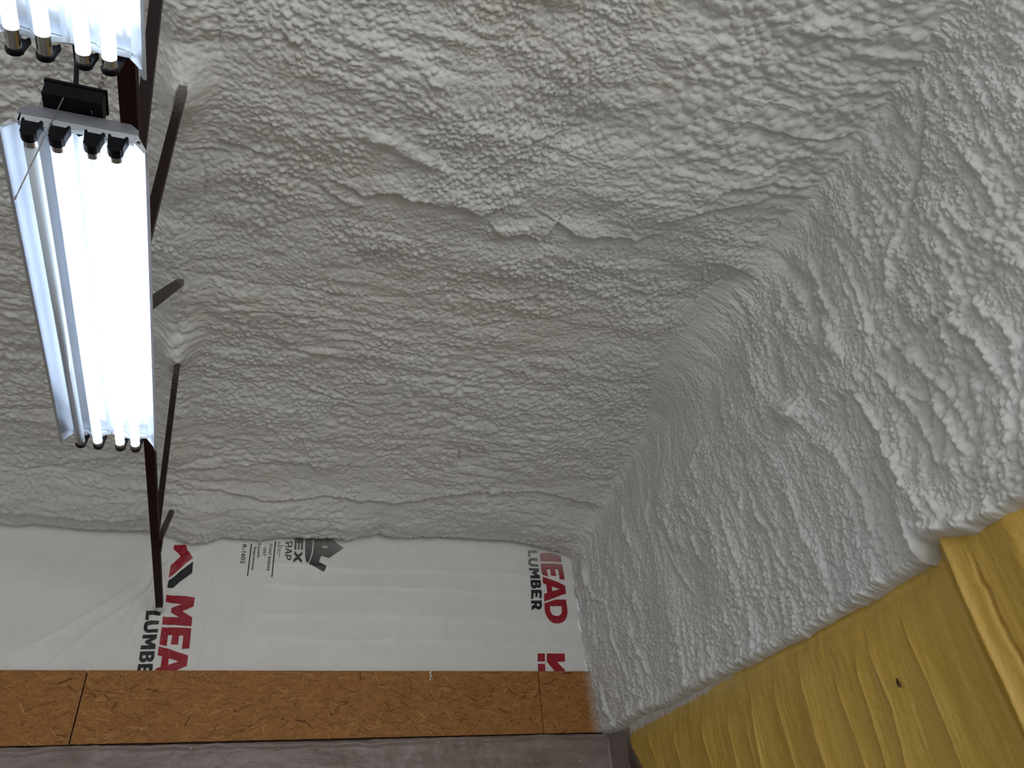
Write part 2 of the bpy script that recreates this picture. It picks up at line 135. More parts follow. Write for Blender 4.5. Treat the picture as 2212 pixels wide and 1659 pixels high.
# ---------------------------------------------------------------- numpy noise
def hsh(ix, iy, k):
    with np.errstate(over='ignore'):
        h = (ix.astype(np.int64) * 374761393 + iy.astype(np.int64) * 668265263 + k * 1442695041) & 0xffffffff
        h = ((h ^ (h >> 13)) * 1274126177) & 0xffffffff
        h = ((h ^ (h >> 16)) * 2246822519) & 0xffffffff
        h = h ^ (h >> 15)
    return (h & 0xffffff).astype(np.float32) / 16777216.0


def vnoise(x, y, k=0):
    ix = np.floor(x); iy = np.floor(y); fx = (x - ix).astype(np.float32); fy = (y - iy).astype(np.float32)
    ix = ix.astype(np.int64); iy = iy.astype(np.int64)
    fx = fx * fx * fx * (fx * (fx * 6 - 15) + 10); fy = fy * fy * fy * (fy * (fy * 6 - 15) + 10)
    a = hsh(ix, iy, k); b = hsh(ix + 1, iy, k); c = hsh(ix, iy + 1, k); d = hsh(ix + 1, iy + 1, k)
    return (a + (b - a) * fx) * (1 - fy) + (c + (d - c) * fx) * fy


def fbm(x, y, o=3, k=0):
    s = 0; a = .5; t = 0
    for i in range(o):
        s = s + a * vnoise(x * 2 ** i + 17.3 * i, y * 2 ** i - 9.1 * i, k + i); t += a; a *= .5
    return s / t * 2 - 1


def voro(x, y, k=0, jit=.95):
    """F1, F2 and the hash of the nearest cell"""
    ix = np.floor(x).astype(np.int64); iy = np.floor(y).astype(np.int64)
    f1 = np.full(x.shape, 9., np.float32); f2 = f1.copy()
    ch = np.zeros(x.shape, np.float32)
    for dx in (-1, 0, 1):
        for dy in (-1, 0, 1):
            cx = ix + dx; cy = iy + dy
            hx = hsh(cx, cy, k); hy = hsh(cx, cy, k + 101)
            d = np.hypot(cx + .5 + (hx - .5) * jit - x, cy + .5 + (hy - .5) * jit - y).astype(np.float32)
            m = d < f1
            f2 = np.where(m, f1, np.minimum(f2, d)); f1 = np.where(m, d, f1)
            ch = np.where(m, hsh(cx, cy, k + 202), ch)
    return f1, f2, ch


def pillow(x, y, k=0, sharp=.55):
    f1, f2, ch = voro(x, y, k)
    g = np.clip((f2 - f1) / sharp, 0, 1)
    return np.sqrt(1 - (1 - g) ** 2) * (.40 + .60 * ch)


def bubbles(x, y, k=0, r0=.38, r1=.80):
    """union of round blisters of uneven size, about 0..0.8 high in cell units"""
    ix = np.floor(x).astype(np.int64); iy = np.floor(y).astype(np.int64)
    h = np.zeros(x.shape, np.float32)
    for dx in (-1, 0, 1):
        for dy in (-1, 0, 1):
            cx = ix + dx; cy = iy + dy
            px = cx + .5 + (hsh(cx, cy, k) - .5) * .9 - x; py = cy + .5 + (hsh(cx, cy, k + 101) - .5) * .9 - y
            rr = r0 + (r1 - r0) * hsh(cx, cy, k + 202) ** 1.6
            h = np.maximum(h, (rr - (px * px + py * py) / rr).astype(np.float32))
    return h


def sstep(a, b, x):
    t = np.clip((x - a) / (b - a), 0, 1)
    return t * t * (3 - 2 * t)


def polydist(px, py, pts, reach):
    """signed distance to a polyline (positive on its left), only near it"""
    pts = np.array(pts)
    best = np.full(px.shape, 9., np.float32); sg = np.zeros(px.shape, np.float32); tt = np.zeros(px.shape, np.float32)
    x0, y0 = pts.min(0) - reach; x1, y1 = pts.max(0) + reach
    m = (px > x0) & (px < x1) & (py > y0) & (py < y1)
    X = px[m]; Y = py[m]
    b = np.full(X.shape, 9.); s = np.zeros(X.shape); t_ = np.zeros(X.shape)
    L = np.hypot(*(np.diff(pts, axis=0).T)); cum = np.concatenate([[0], np.cumsum(L)]); tot = cum[-1]
    for i in range(len(pts) - 1):
        ax, ay = pts[i]; dx, dy = pts[i + 1] - pts[i]; l2 = dx * dx + dy * dy + 1e-12
        t = np.clip(((X - ax) * dx + (Y - ay) * dy) / l2, 0, 1)
        d = np.hypot(X - ax - t * dx, Y - ay - t * dy)
        c = dx * (Y - ay) - dy * (X - ax)
        q = d < b
        b = np.where(q, d, b); s = np.where(q, np.sign(c), s); t_ = np.where(q, (cum[i] + t * L[i]) / tot, t_)
    best[m] = b; sg[m] = s; tt[m] = t_
    return best, sg, tt


def features(px, py, feats, sgn_out):
    h = np.zeros(px.shape, np.float32)
    wx = px + .012 * fbm(px / .06, py / .06, 2, 900); wy = py + .012 * fbm(px / .06, py / .06, 2, 950)
    for kind, pts, w, a in feats:
        if a == 0: continue
        d, s, t = polydist(wx, wy, pts, w * 3.2)
        end = np.clip(np.minimum(t, 1 - t) / .18, 0, 1) ** .5
        if kind == 'ridge':
            h += a * np.exp(-(d / w) ** 2 * 1.4) * (.6 + .4 * end)
        elif kind == 'groove':
            h -= a * np.exp(-(d / w) ** 2 * 1.4) * (.35 + .65 * end)
        else:   # fold: swells on one side and drops sharply on the other
            sd = d * s * sgn_out
            up = np.where(sd > 0, np.exp(-sd / (w * 1.0)) * sstep(0, .012, sd), 0)
            dn = np.where(sd <= 0, -.45 * np.exp(sd / (w * .45)), 0)
            h += a * (up + dn) * end * (d < 8)
    return h


def gridmesh(name, P, mat, parent=None, attr=None):
    """P: (n, m, 3) array"""
    n, m, _ = P.shape
    me = bpy.data.meshes.new(name)
    me.vertices.add(n * m); me.vertices.foreach_set('co', P.reshape(-1).astype(np.float32))
    idx = np.arange(n * m, dtype=np.int32).reshape(n, m)
    q = np.stack([idx[:-1, :-1], idx[1:, :-1], idx[1:, 1:], idx[:-1, 1:]], -1).reshape(-1)
    nf = (n - 1) * (m - 1)
    me.loops.add(nf * 4); me.loops.foreach_set('vertex_index', q)
    me.polygons.add(nf); me.polygons.foreach_set('loop_start', np.arange(0, nf * 4, 4, dtype=np.int32))
    me.polygons.foreach_set('use_smooth', np.ones(nf, bool))
    me.update(calc_edges=True)
    return link(name, me, mat, parent)


# ---------------------------------------------------------------- materials
def mat(name):
    m = bpy.data.materials.new(name); m.use_nodes = True
    nt = m.node_tree; b = nt.nodes['Principled BSDF']
    return m, nt, b


def N(nt, t, **kw):
    n = nt.nodes.new(t)
    for k, v in kw.items():
        if k in n.inputs: n.inputs[k].default_value = v
        else: setattr(n, k, v)
    return n


def coords(nt, scale=(1, 1, 1), kind='Object'):
    t = N(nt, 'ShaderNodeTexCoord'); mp = N(nt, 'ShaderNodeMapping'); mp.inputs['Scale'].default_value = scale
    nt.links.new(t.outputs[kind], mp.inputs['Vector'])
    return mp.outputs['Vector']


def ramp(nt, fac, stops):
    r = N(nt, 'ShaderNodeValToRGB'); el = r.color_ramp.elements
    while len(el) < len(stops): el.new(.5)
    for e, (p, c) in zip(el, stops): e.position = p; e.color = (*c, 1) if len(c) == 3 else c
    nt.links.new(fac, r.inputs['Fac'])
    return r.outputs['Color']


def mix(nt, fac, a, b, t='MIX'):
    m = N(nt, 'ShaderNodeMixRGB', blend_type=t)
    for s, v in (('Fac', fac), ('Color1', a), ('Color2', b)):
        if isinstance(v, (int, float)): m.inputs[s].default_value = v
        elif isinstance(v, tuple): m.inputs[s].default_value = (*v, 1)
        else: nt.links.new(v, m.inputs[s])
    return m.outputs['Color']


def bump(nt, b, h, strength, dist, prev=None):
    n = N(nt, 'ShaderNodeBump'); n.inputs['Strength'].default_value = strength; n.inputs['Distance'].default_value = dist
    nt.links.new(h, n.inputs['Height'])
    if prev is not None: nt.links.new(prev, n.inputs['Normal'])
    if b is not None: nt.links.new(n.outputs['Normal'], b.inputs['Normal'])
    return n.outputs['Normal']


def noise(nt, v, sc, det=3, rough=.5, dist=0):
    n = N(nt, 'ShaderNodeTexNoise'); n.inputs['Scale'].default_value = sc; n.inputs['Detail'].default_value = det
    n.inputs['Roughness'].default_value = rough; n.inputs['Distortion'].default_value = dist
    if v is not None: nt.links.new(v, n.inputs['Vector'])
    return n.outputs['Fac']


def simple(name, col, rough=.5, metal=0., var=.12, sc=30, bmp=0, spec=.5):
    m, nt, b = mat(name); v = coords(nt)
    n = noise(nt, v, sc)
    c2 = tuple(c * (1 - var) for c in col); c1 = tuple(min(1, c * (1 + var)) for c in col)
    nt.links.new(ramp(nt, n, [(.3, c2), (.7, c1)]), b.inputs['Base Color'])
    b.inputs['Roughness'].default_value = rough; b.inputs['Metallic'].default_value = metal
    b.inputs['Specular IOR Level'].default_value = spec
    if bmp: bump(nt, b, noise(nt, v, sc * 6, 2), bmp, .002)
    return m


def foam_mat(name, sc=(1, 1, 1)):
    m, nt, b = mat(name); v = coords(nt, sc)
    n1 = noise(nt, v, 1.3, 3); n2 = noise(nt, v, 9, 3)
    c = ramp(nt, n1, [(.35, (.785, .778, .745)), (.65, (.785, .795, .79))])
    c = mix(nt, ramp(nt, n2, [(.45, (0, 0, 0)), (.75, (.35, .35, .35))]), c, (.78, .755, .69))
    nt.links.new(c, b.inputs['Base Color'])
    b.inputs['Roughness'].default_value = .5; b.inputs['Specular IOR Level'].default_value = .3
    wn = N(nt, 'ShaderNodeTexNoise'); wn.inputs['Scale'].default_value = 30; nt.links.new(v, wn.inputs['Vector'])
    wv = N(nt, 'ShaderNodeVectorMath', operation='MULTIPLY_ADD'); wv.inputs[1].default_value = (.03, .03, .03)
    nt.links.new(wn.outputs['Color'], wv.inputs[0]); nt.links.new(v, wv.inputs[2])
    vo = N(nt, 'ShaderNodeTexVoronoi', feature='F1'); vo.inputs['Scale'].default_value = 105
    nt.links.new(wv.outputs[0], vo.inputs['Vector'])
    inv = N(nt, 'ShaderNodeMath', operation='SUBTRACT'); inv.inputs[0].default_value = 1; nt.links.new(vo.outputs['Distance'], inv.inputs[1])
    mk = ramp(nt, noise(nt, v, 5, 2), [(.4, (.15, .15, .15)), (.6, (1, 1, 1))])
    hm = mix(nt, 1.0, inv.outputs[0], mk, 'MULTIPLY')
    a = bump(nt, None, hm, .45, .004)
    nt.links.new(a, b.inputs['Normal'])
    return m


M = {}
M['foam'] = foam_mat('spray_foam_white')
M['foam_wall'] = foam_mat('spray_foam_white_wall', (1, 1.2, .75))


def gold_mat():
    m, nt, b = mat('gold_painted_foam')
    v = coords(nt); vs = coords(nt, (1, 5, .6))
    c = ramp(nt, noise(nt, vs, 5, 4), [(.3, (.62, .395, .068)), (.7, (.72, .48, .11))])
    c = mix(nt, ramp(nt, noise(nt, v, 1.6, 3), [(.4, (0, 0, 0)), (.7, (.5, .5, .5))]), c, (.72, .44, .068))
    vx = coords(nt, (1, 1, 1))
    vor = N(nt, 'ShaderNodeTexVoronoi'); vor.inputs['Scale'].default_value = 9; nt.links.new(vx, vor.inputs['Vector'])
    c = mix(nt, ramp(nt, vor.outputs['Distance'], [(.02, (.85, .85, .85)), (.05, (0, 0, 0))]), c, (.30, .19, .05))
    # overspray of white foam along the upper edge
    sep = N(nt, 'ShaderNodeSeparateXYZ'); tc = N(nt, 'ShaderNodeTexCoord'); nt.links.new(tc.outputs['Object'], sep.inputs[0])
    mr = N(nt, 'ShaderNodeMapRange'); mr.inputs[1].default_value = .895; mr.inputs[2].default_value = .945
    nt.links.new(sep.outputs['Z'], mr.inputs[0])
    my = N(nt, 'ShaderNodeMapRange'); my.inputs[1].default_value = 2.9; my.inputs[2].default_value = 3.6; nt.links.new(sep.outputs['Y'], my.inputs[0])
    mm = N(nt, 'ShaderNodeMath', operation='MULTIPLY'); nt.links.new(mr.outputs[0], mm.inputs[0]); nt.links.new(my.outputs[0], mm.inputs[1])
    ad = N(nt, 'ShaderNodeMath', operation='MULTIPLY_ADD'); nt.links.new(mm.outputs[0], ad.inputs[0]); ad.inputs[1].default_value = 1.1
    nz = N(nt, 'ShaderNodeMath', operation='MULTIPLY_ADD'); nt.links.new(noise(nt, v, 14, 5, .7), nz.inputs[0]); nz.inputs[1].default_value = 1.2; nz.inputs[2].default_value = -.6
    nt.links.new(nz.outputs[0], ad.inputs[2])
    c = mix(nt, ramp(nt, ad.outputs[0], [(.35, (0, 0, 0)), (.7, (1, 1, 1))]), c, (.66, .62, .58))
    nt.links.new(c, b.inputs['Base Color'])
    b.inputs['Roughness'].default_value = .34; b.inputs['Specular IOR Level'].default_value = .5
    a = bump(nt, None, noise(nt, v, 75, 3, .6), .5, .006)
    st = coords(nt, (1, 90, 2.5))
    bump(nt, b, noise(nt, st, 1.5, 3), .35, .004, a)
    return m


M['gold'] = gold_mat()


def osb_mat(base):
    m, nt, b = mat('oriented_strand_board' + ('_core' if base else '_strands'))
    v = coords(nt)
    if base:
        c = ramp(nt, noise(nt, coords(nt, (1, 1, 2)), 60, 4, .7), [(.3, (.13, .045, .010)), (.7, (.33, .135, .036))])
    else:
        at = N(nt, 'ShaderNodeAttribute', attribute_name='tone')
        uv = N(nt, 'ShaderNodeUVMap'); mp = N(nt, 'ShaderNodeMapping'); mp.inputs['Scale'].default_value = (22, 500, 1)
        nt.links.new(uv.outputs[0], mp.inputs[0])
        g = noise(nt, mp.outputs[0], 1, 4, .65)
        c = ramp(nt, at.outputs['Fac'], [(0, (.13, .045, .012)), (.3, (.32, .135, .036)), (.7, (.45, .21, .062)), (1, (.58, .32, .12))])
        c = mix(nt, .75, c, ramp(nt, g, [(.3, (.50, .47, .43)), (.68, (1.12, 1.12, 1.12))]), 'MULTIPLY')
        bump(nt, b, g, .4, .0008)
    # white overspray at the end next to the foamed wall
    sep = N(nt, 'ShaderNodeSeparateXYZ'); tc = N(nt, 'ShaderNodeTexCoord'); nt.links.new(tc.outputs['Object'], sep.inputs[0])
    mr = N(nt, 'ShaderNodeMapRange'); mr.inputs[1].default_value = 2.06; mr.inputs[2].default_value = 2.25; nt.links.new(sep.outputs['X'], mr.inputs[0])
    ad = N(nt, 'ShaderNodeMath', operation='ADD'); nt.links.new(mr.outputs[0], ad.inputs[0])
    nz = N(nt, 'ShaderNodeMath', operation='MULTIPLY_ADD'); nt.links.new(noise(nt, coords(nt, (1, 1, 4)), 28, 6, .8), nz.inputs[0]); nz.inputs[1].default_value = .9; nz.inputs[2].default_value = -.5
    nt.links.new(nz.outputs[0], ad.inputs[1])
    c = mix(nt, ramp(nt, ad.outputs[0], [(.45, (0, 0, 0)), (1, (.95, .95, .95))]), c, (.66, .61, .58))
    nt.links.new(c, b.inputs['Base Color'])
    b.inputs['Roughness'].default_value = .6; b.inputs['Specular IOR Level'].default_value = .25
    return m


M['osb'] = osb_mat(True); M['strand'] = osb_mat(False)


def wrap_mat():
    m, nt, b = mat('house_wrap_white_woven')
    v = coords(nt)
    c = ramp(nt, noise(nt, v, 2.2, 4), [(.35, (.80, .79, .745)), (.65, (.83, .83, .82))])
    nt.links.new(c, b.inputs['Base Color'])
    b.inputs['Roughness'].default_value = .42; b.inputs['Specular IOR Level'].default_value = .4
    w = N(nt, 'ShaderNodeTexWave', wave_type='BANDS', bands_direction='Z'); w.inputs['Scale'].default_value = 55; w.inputs['Distortion'].default_value = .4
    nt.links.new(v, w.inputs['Vector'])
    a = bump(nt, None, w.outputs['Fac'], .08, .001)
    bump(nt, b, noise(nt, coords(nt, (1, 1, 1.5)), 16, 4, .6), .3, .006, a)
    b.inputs['Subsurface Weight'].default_value = 0.0
    return m


M['wrap'] = wrap_mat()


def ink(name, col):
    m, nt, b = mat(name)
    v = coords(nt)
    n = noise(nt, v, 300, 3, .7)
    c = ramp(nt, n, [(.3, tuple(x * .85 for x in col)), (.62, col), (.78, tuple(x * .75 + .12 for x in col))])
    # a thin mist of foam overspray just below the foam edge
    sep = N(nt, 'ShaderNodeSeparateXYZ'); tc = N(nt, 'ShaderNodeTexCoord'); nt.links.new(tc.outputs['Object'], sep.inputs[0])
    mr = N(nt, 'ShaderNodeMapRange'); mr.inputs[1].default_value = 1.93; mr.inputs[2].default_value = 2.16; nt.links.new(sep.outputs['Z'], mr.inputs[0])
    mx = N(nt, 'ShaderNodeMapRange'); mx.inputs[1].default_value = .15; mx.inputs[2].default_value = .75; nt.links.new(sep.outputs['X'], mx.inputs[0])
    ml = N(nt, 'ShaderNodeMath', operation='MULTIPLY'); nt.links.new(mr.outputs[0], ml.inputs[0]); nt.links.new(mx.outputs[0], ml.inputs[1])
    ad = N(nt, 'ShaderNodeMath', operation='MULTIPLY'); nt.links.new(ml.outputs[0], ad.inputs[0])
    nn = N(nt, 'ShaderNodeMath', operation='MULTIPLY_ADD'); nt.links.new(noise(nt, v, 220, 3, .8), nn.inputs[0]); nn.inputs[1].default_value = 2.4; nn.inputs[2].default_value = -.55
    nt.links.new(nn.outputs[0], ad.inputs[1])
    c = mix(nt, ad.outputs[0], c, (.62, .62, .60))
    nt.links.new(c, b.inputs['Base Color']); b.inputs['Roughness'].default_value = .45
    return m


M['red'] = ink('red_print', (.36, .006, .022)); M['black'] = ink('black_print', (.010, .011, .014))


def sheet_mat():
    m, nt, b = mat('clear_plastic_sheeting')
    v = coords(nt)
    c = ramp(nt, noise(nt, coords(nt, (1, 1, 4)), 4, 5, .6), [(.3, (.235, .17, .15)), (.7, (.37, .30, .28))])
    sp = noise(nt, v, 700, 2)
    c = mix(nt, ramp(nt, sp, [(.60, (0, 0, 0)), (.72, (.5, .5, .5))]), c, (.62, .60, .60))
    nt.links.new(c, b.inputs['Base Color'])
    b.inputs['Roughness'].default_value = .28
    b.inputs['Alpha'].default_value = .82
    bump(nt, b, noise(nt, coords(nt, (1, 1, 3)), 14, 5, .65), .5, .01)
    return m


M['sheet'] = sheet_mat()


def steel_mat():
    m, nt, b = mat('dark_primer_steel')
    v = coords(nt)
    c = ramp(nt, noise(nt, v, 12, 3), [(.3, (.012, .006, .006)), (.7, (.022, .010, .010))])
    sep = N(nt, 'ShaderNodeSeparateXYZ'); tc = N(nt, 'ShaderNodeTexCoord'); nt.links.new(tc.outputs['Object'], sep.inputs[0])
    mr = N(nt, 'ShaderNodeMapRange'); mr.inputs[1].default_value = 1.75; mr.inputs[2].default_value = 2.42; nt.links.new(sep.outputs['Z'], mr.inputs[0])
    pw = N(nt, 'ShaderNodeMath', operation='POWER'); nt.links.new(mr.outputs[0], pw.inputs[0]); pw.inputs[1].default_value = 1.6
    ad = N(nt, 'ShaderNodeMath', operation='ADD'); nt.links.new(pw.outputs[0], ad.inputs[0])
    nz = N(nt, 'ShaderNodeMath', operation='MULTIPLY_ADD'); nt.links.new(noise(nt, v, 330, 3, .7), nz.inputs[0]); nz.inputs[1].default_value = 1.5; nz.inputs[2].default_value = -.75
    nt.links.new(nz.outputs[0], ad.inputs[1])
    c = mix(nt, ramp(nt, ad.outputs[0], [(.55, (0, 0, 0)), (1.0, (.6, .6, .6))]), c, (.42, .40, .38))
    nt.links.new(c, b.inputs['Base Color']); b.inputs['Roughness'].default_value = .45; b.inputs['Specular IOR Level'].default_value = .15
    return m


M['steel'] = steel_mat()
M['steel2'] = simple('brown_primer_steel', (.026, .007, .007), .6, var=.3, sc=20, spec=.10)
M['alu'] = simple('fixture_white_aluminium', (.66, .70, .77), .25, .6, .05, 8)
M['house'] = simple('fixture_housing_grey', (.30, .31, .35), .4, .3, .1, 20)
M['plate'] = simple('fixture_end_plate', (.62, .66, .72), .35, .2, .05, 20)
M['blackp'] = simple('black_plastic', (.004, .004, .007), .4, 0, .2, 30, spec=.15)
M['cap'] = simple('lamp_cap_metal', (.62, .60, .57), .2, 1., .1, 60)
M['cut'] = simple('chain_steel', (.30, .28, .26), .35, 1., .2, 200)
M['glass'] = simple('unlit_tube_glass', (.62, .70, .80), .15, 0, .03, 10)
M['floor'] = simple('concrete_floor', (.46, .44, .41), .6, 0, .2, 3)
M['wood'] = simple('dark_stud_backing', (.10, .065, .045), .7, 0, .3, 6)
M['web'] = simple('cobweb_silk', (.85, .85, .88), .5, 0, .05, 30)
M['bug'] = simple('dead_insect_brown', (.02, .010, .006), .4, 0, .3, 90)


def lit(name, col, st):
    m, nt, b = mat(name)
    b.inputs['Base Color'].default_value = (.9, .95, 1, 1)
    b.inputs['Emission Color'].default_value = (*col, 1); b.inputs['Emission Strength'].default_value = st
    return m


M['lit'] = lit('lit_fluorescent_tube', (.80, .90, 1.0), 4.2)
M['litdim'] = lit('lit_tube_end', (.55, .75, .85), .9)

# ---------------------------------------------------------------- setting: ceiling of spray foam
ZP = np.array([(-1.3, 2.66), (-.6, 2.62), (-.2, 2.60), (.6, 2.57), (1.2, 2.53), (1.9, 2.47), (2.7, 2.43), (3.4, 2.36), (3.96, 2.27), (4.3, 2.2), (4.55, 2.13), (4.7, 2.09)])
_yy = np.linspace(-1.3, 4.7, 460); _zz = np.interp(_yy, ZP[:, 0], ZP[:, 1])
_k = np.ones(31) / 31; _zs = np.convolve(np.pad(_zz, 15, 'edge'), _k, 'valid')
ED = np.array(EDGE)
FR = np.array([(.5, .16), (.9, .14), (1.15, .06), (1.6, .07), (2.0, .09), (2.25, .17), (2.7, .27), (3.0, .22), (3.3, .08), (3.5, .05), (3.9, .09), (4.3, .12), (4.7, .10)])


def fillet(u, R):
    u = np.clip(u, 0, None)
    return np.where(u < R, R - np.sqrt(np.clip(R * R - (R - np.minimum(u, R)) ** 2, 0, None)), 0)


def build_ceiling():
    ys = [.45]
    while ys[-1] < 4.66: ys.append(ys[-1] + .0026 + .0011 * (ys[-1]))
    ys[-1] = 4.66
    ys = np.array(list(np.arange(-1.2, .44, .02)) + ys + [4.70])
    xs = np.concatenate([np.linspace(-3.0, -1.32, 60), np.linspace(-1.30, 2.34, 890)])
    Y, X = np.meshgrid(ys, xs, indexing='ij'); X = X.astype(np.float32); Y = Y.astype(np.float32)
    base = np.interp(Y, _yy, _zs)
    e = np.interp(X, ED[:, 0], ED[:, 1]) - .018 * sstep(-.30, -.40, X)
    bl = sstep(4.15, 4.64, Y)
    base = base * (1 - bl) + (e + .012) * bl
    # warped flow coordinates: the passes run across the bay
    wx = X + .08 * fbm(X / .6, Y / .5, 2, 1); wy = Y + .06 * fbm(X / .5, Y / .35, 2, 5)
    wx2 = wx + .007 * fbm(X / .10, Y / .08, 1, 9); wy2 = wy + .006 * fbm(X / .10, Y / .07, 1, 13)
    m1 = sstep(-.18, .22, fbm(X / .38, Y / .26, 3, 21))
    m2 = sstep(-.15, .25, fbm(X / .30, Y / .20, 3, 31))
    nearr = sstep(.9, 1.5, X) * sstep(2.3, 1.6, Y)      # coarse bubbles near the right top
    big = np.clip(np.maximum(m2 * m1, nearr), 0, 1)         # patches of coarse blisters
    fine = sstep(.10, .30, fbm(X / .33, Y / .24, 2, 35)) * (1 - nearr)   # smoother, fine grained patches
    far = sstep(2.5, 3.1, Y)
    fine = np.maximum(fine, .8 * (1 - far) * (1 - nearr) * sstep(-.35, -.1, X))
    big = big * (1 - .65 * (1 - far) * (1 - nearr))
    h = (.018 + .008 * (1 - far)) * fbm(X / .55, Y / .24, 3, 41)
    h += .009 * pillow(wx / .34, wy / .13, 51, .8)
    h += .0115 * (.3 + .7 * far) * (.35 + .65 * m1) * bubbles(wx / .105, wy / .052, 61)
    bub = .0150 * big * bubbles(wx2 / .041, wy2 / .033, 71) + .0120 * (1 - big) * (1 - .6 * fine) * bubbles(wx2 / .027, wy2 / .0205, 75)
    nr = (1 - far) * (1 - nearr)
    beads = sstep(-.2, .25, fbm(X / .22, Y / .2, 2, 33))
    bub = bub * (1 - .8 * nr) + nr * (.0035 + .0095 * beads) * bubbles(wx2 / .0225, wy2 / .0205, 77, .30, .85)
    h += bub + (.0055 + .002 * nr) * (.35 + .65 * (1 - big)) * bubbles(wx2 / .0155, wy2 / .014, 81)
    # rows where the passes overlap, sagging toward the front wall
    u = wy / .085 + .35 * fbm(X / .25, Y / .2, 2, 45)
    h += .0045 * (1 - .7 * nr) * (u - np.floor(u)) ** 2 * sstep(-.1, .2, fbm(X / .45, Y / .3, 2, 47))
    h += .010 * nearr * bubbles(wx2 / .14, wy2 / .05, 65)
    h += .68 * features(X, Y, CFEAT, -1)
    # swelling over the truss top chord
    h += .05 * np.exp(-((X + .30) / .07) ** 2) * sstep(4.3, 3.9, Y)
    for yb, am in ((1.84, .075), (2.85, .02), (3.16, .065)):
        h += am * np.exp(-((X + .29) / .07) ** 2 - ((Y - yb) / .11) ** 2)
    R = np.interp(Y, FR[:, 0], FR[:, 1])
    h += fillet(2.25 - X, R) + np.clip(X - 2.25, 0, None) * .5
    Z = base - h
    # lip at the front wall
    end = sstep(4.60, 4.66, Y)
    Z += end * .03
    P = np.stack([X, Y, Z], -1)
    o = gridmesh('ceiling', P, M['foam'])
    tag(o, kind='structure')
    return o


build_ceiling()


# ---------------------------------------------------------------- setting: right wall, gold below, white foam above
BT = np.array(BOTTOM)
wall_right = None


def build_gold():
    global wall_right
    ys = np.concatenate([np.arange(-1.2, .7, .02), np.arange(.7, 4.64, .0045)]); zs = np.concatenate([np.arange(-.1, .2, .04), np.arange(.2, 1.06, .0095)])
    Z, Y = np.meshgrid(zs, ys, indexing='ij')
    d = np.zeros(Y.shape)
    fade = sstep(.90, .72, Z)
    for r in RIBS:
        r = np.array(r)[::-1]
        yr = np.interp(Z, r[:, 1], r[:, 0]) + .004 * fbm(Z / .12, Y * 0 + r[0, 0], 2, 7)
        top = r[-1, 1]
        u = Y - yr
        a = sstep(top + .05, top - .07, Z)
        d += a * .017 * np.where(u < 0, np.exp(u / .075), np.exp(-(u / .008) ** 2)) * 1.0
        d -= a * .006 * np.exp(-((u - .016) / .010) ** 2)
        d += a * .004 * np.exp(-(u / .005) ** 2)
    d += .007 * fbm(Y / .2, Z / .5, 3, 3) + .0035 * fbm(Y / .05, Z / .25, 3, 17) + .0018 * fbm(Y / .02, Z / .02, 3, 27)
    # fine vertical streaks
    d += .0014 * fade * fbm(Y / .012, Z / .35, 2, 37)
    # boxed pilaster
    a0 = np.interp(Z, [.37, .96], [1.907, 1.936]); rg = np.interp(Z, [.47, .76, .95], [1.842, 1.862, 1.861]); cr = np.interp(Z, [.5, .62, .81], [1.772, 1.782, 1.794])
    prof = np.where(Y > a0, 0, np.where(Y > rg, .050 * (a0 - Y) / (a0 - rg), .050 - .012 * sstep(rg, cr, Y)))
    prof = prof * sstep(1.0, .97, Z); d += prof + .014 * np.exp(-((Y - rg) / .012) ** 2) * (Y < a0 + .1)
    d -= .022 * np.exp(-((Y - cr - .006 * fbm(Z / .05, Z * 0, 2, 6)) / .006) ** 2) * sstep(.90, .80, Z)
    d -= .006 * np.exp(-((Y - a0 - .008) / .008) ** 2)
    cr2 = np.interp(Z, [.5, .9], [1.60, 1.63])
    d += .02 * np.exp(-((Y - cr2) / .05) ** 2)
    # rounds back into the corner
    d -= .10 * sstep(4.36, 4.62, Y + .12 * np.clip(.86 - Z, 0, 1) * 2.2) + .5 * np.clip(Y - 4.40 + .75 * np.clip(.90 - Z, 0, .25), 0, None)
    d -= .02 * sstep(.84, .92, Z) * sstep(2.0, 2.05, Y)
    P = np.stack([2.262 - d, Y, Z], -1)
    wall_right = gridmesh('wall_right', P, M['gold'])
    tag(wall_right, kind='structure')
    bm = bmesh.new(); box(bm, 2.20, 2.34, -1.2, 4.62, -1.6, -.06); lw = obj('lower_wall_unseen', bm, M['floor'], wall_right); lw['label'] = 'unseen plain grey lower wall added to cut gold bounce light'  # unseen neutral wall, added so less gold light bounces onto the ceiling


build_gold()


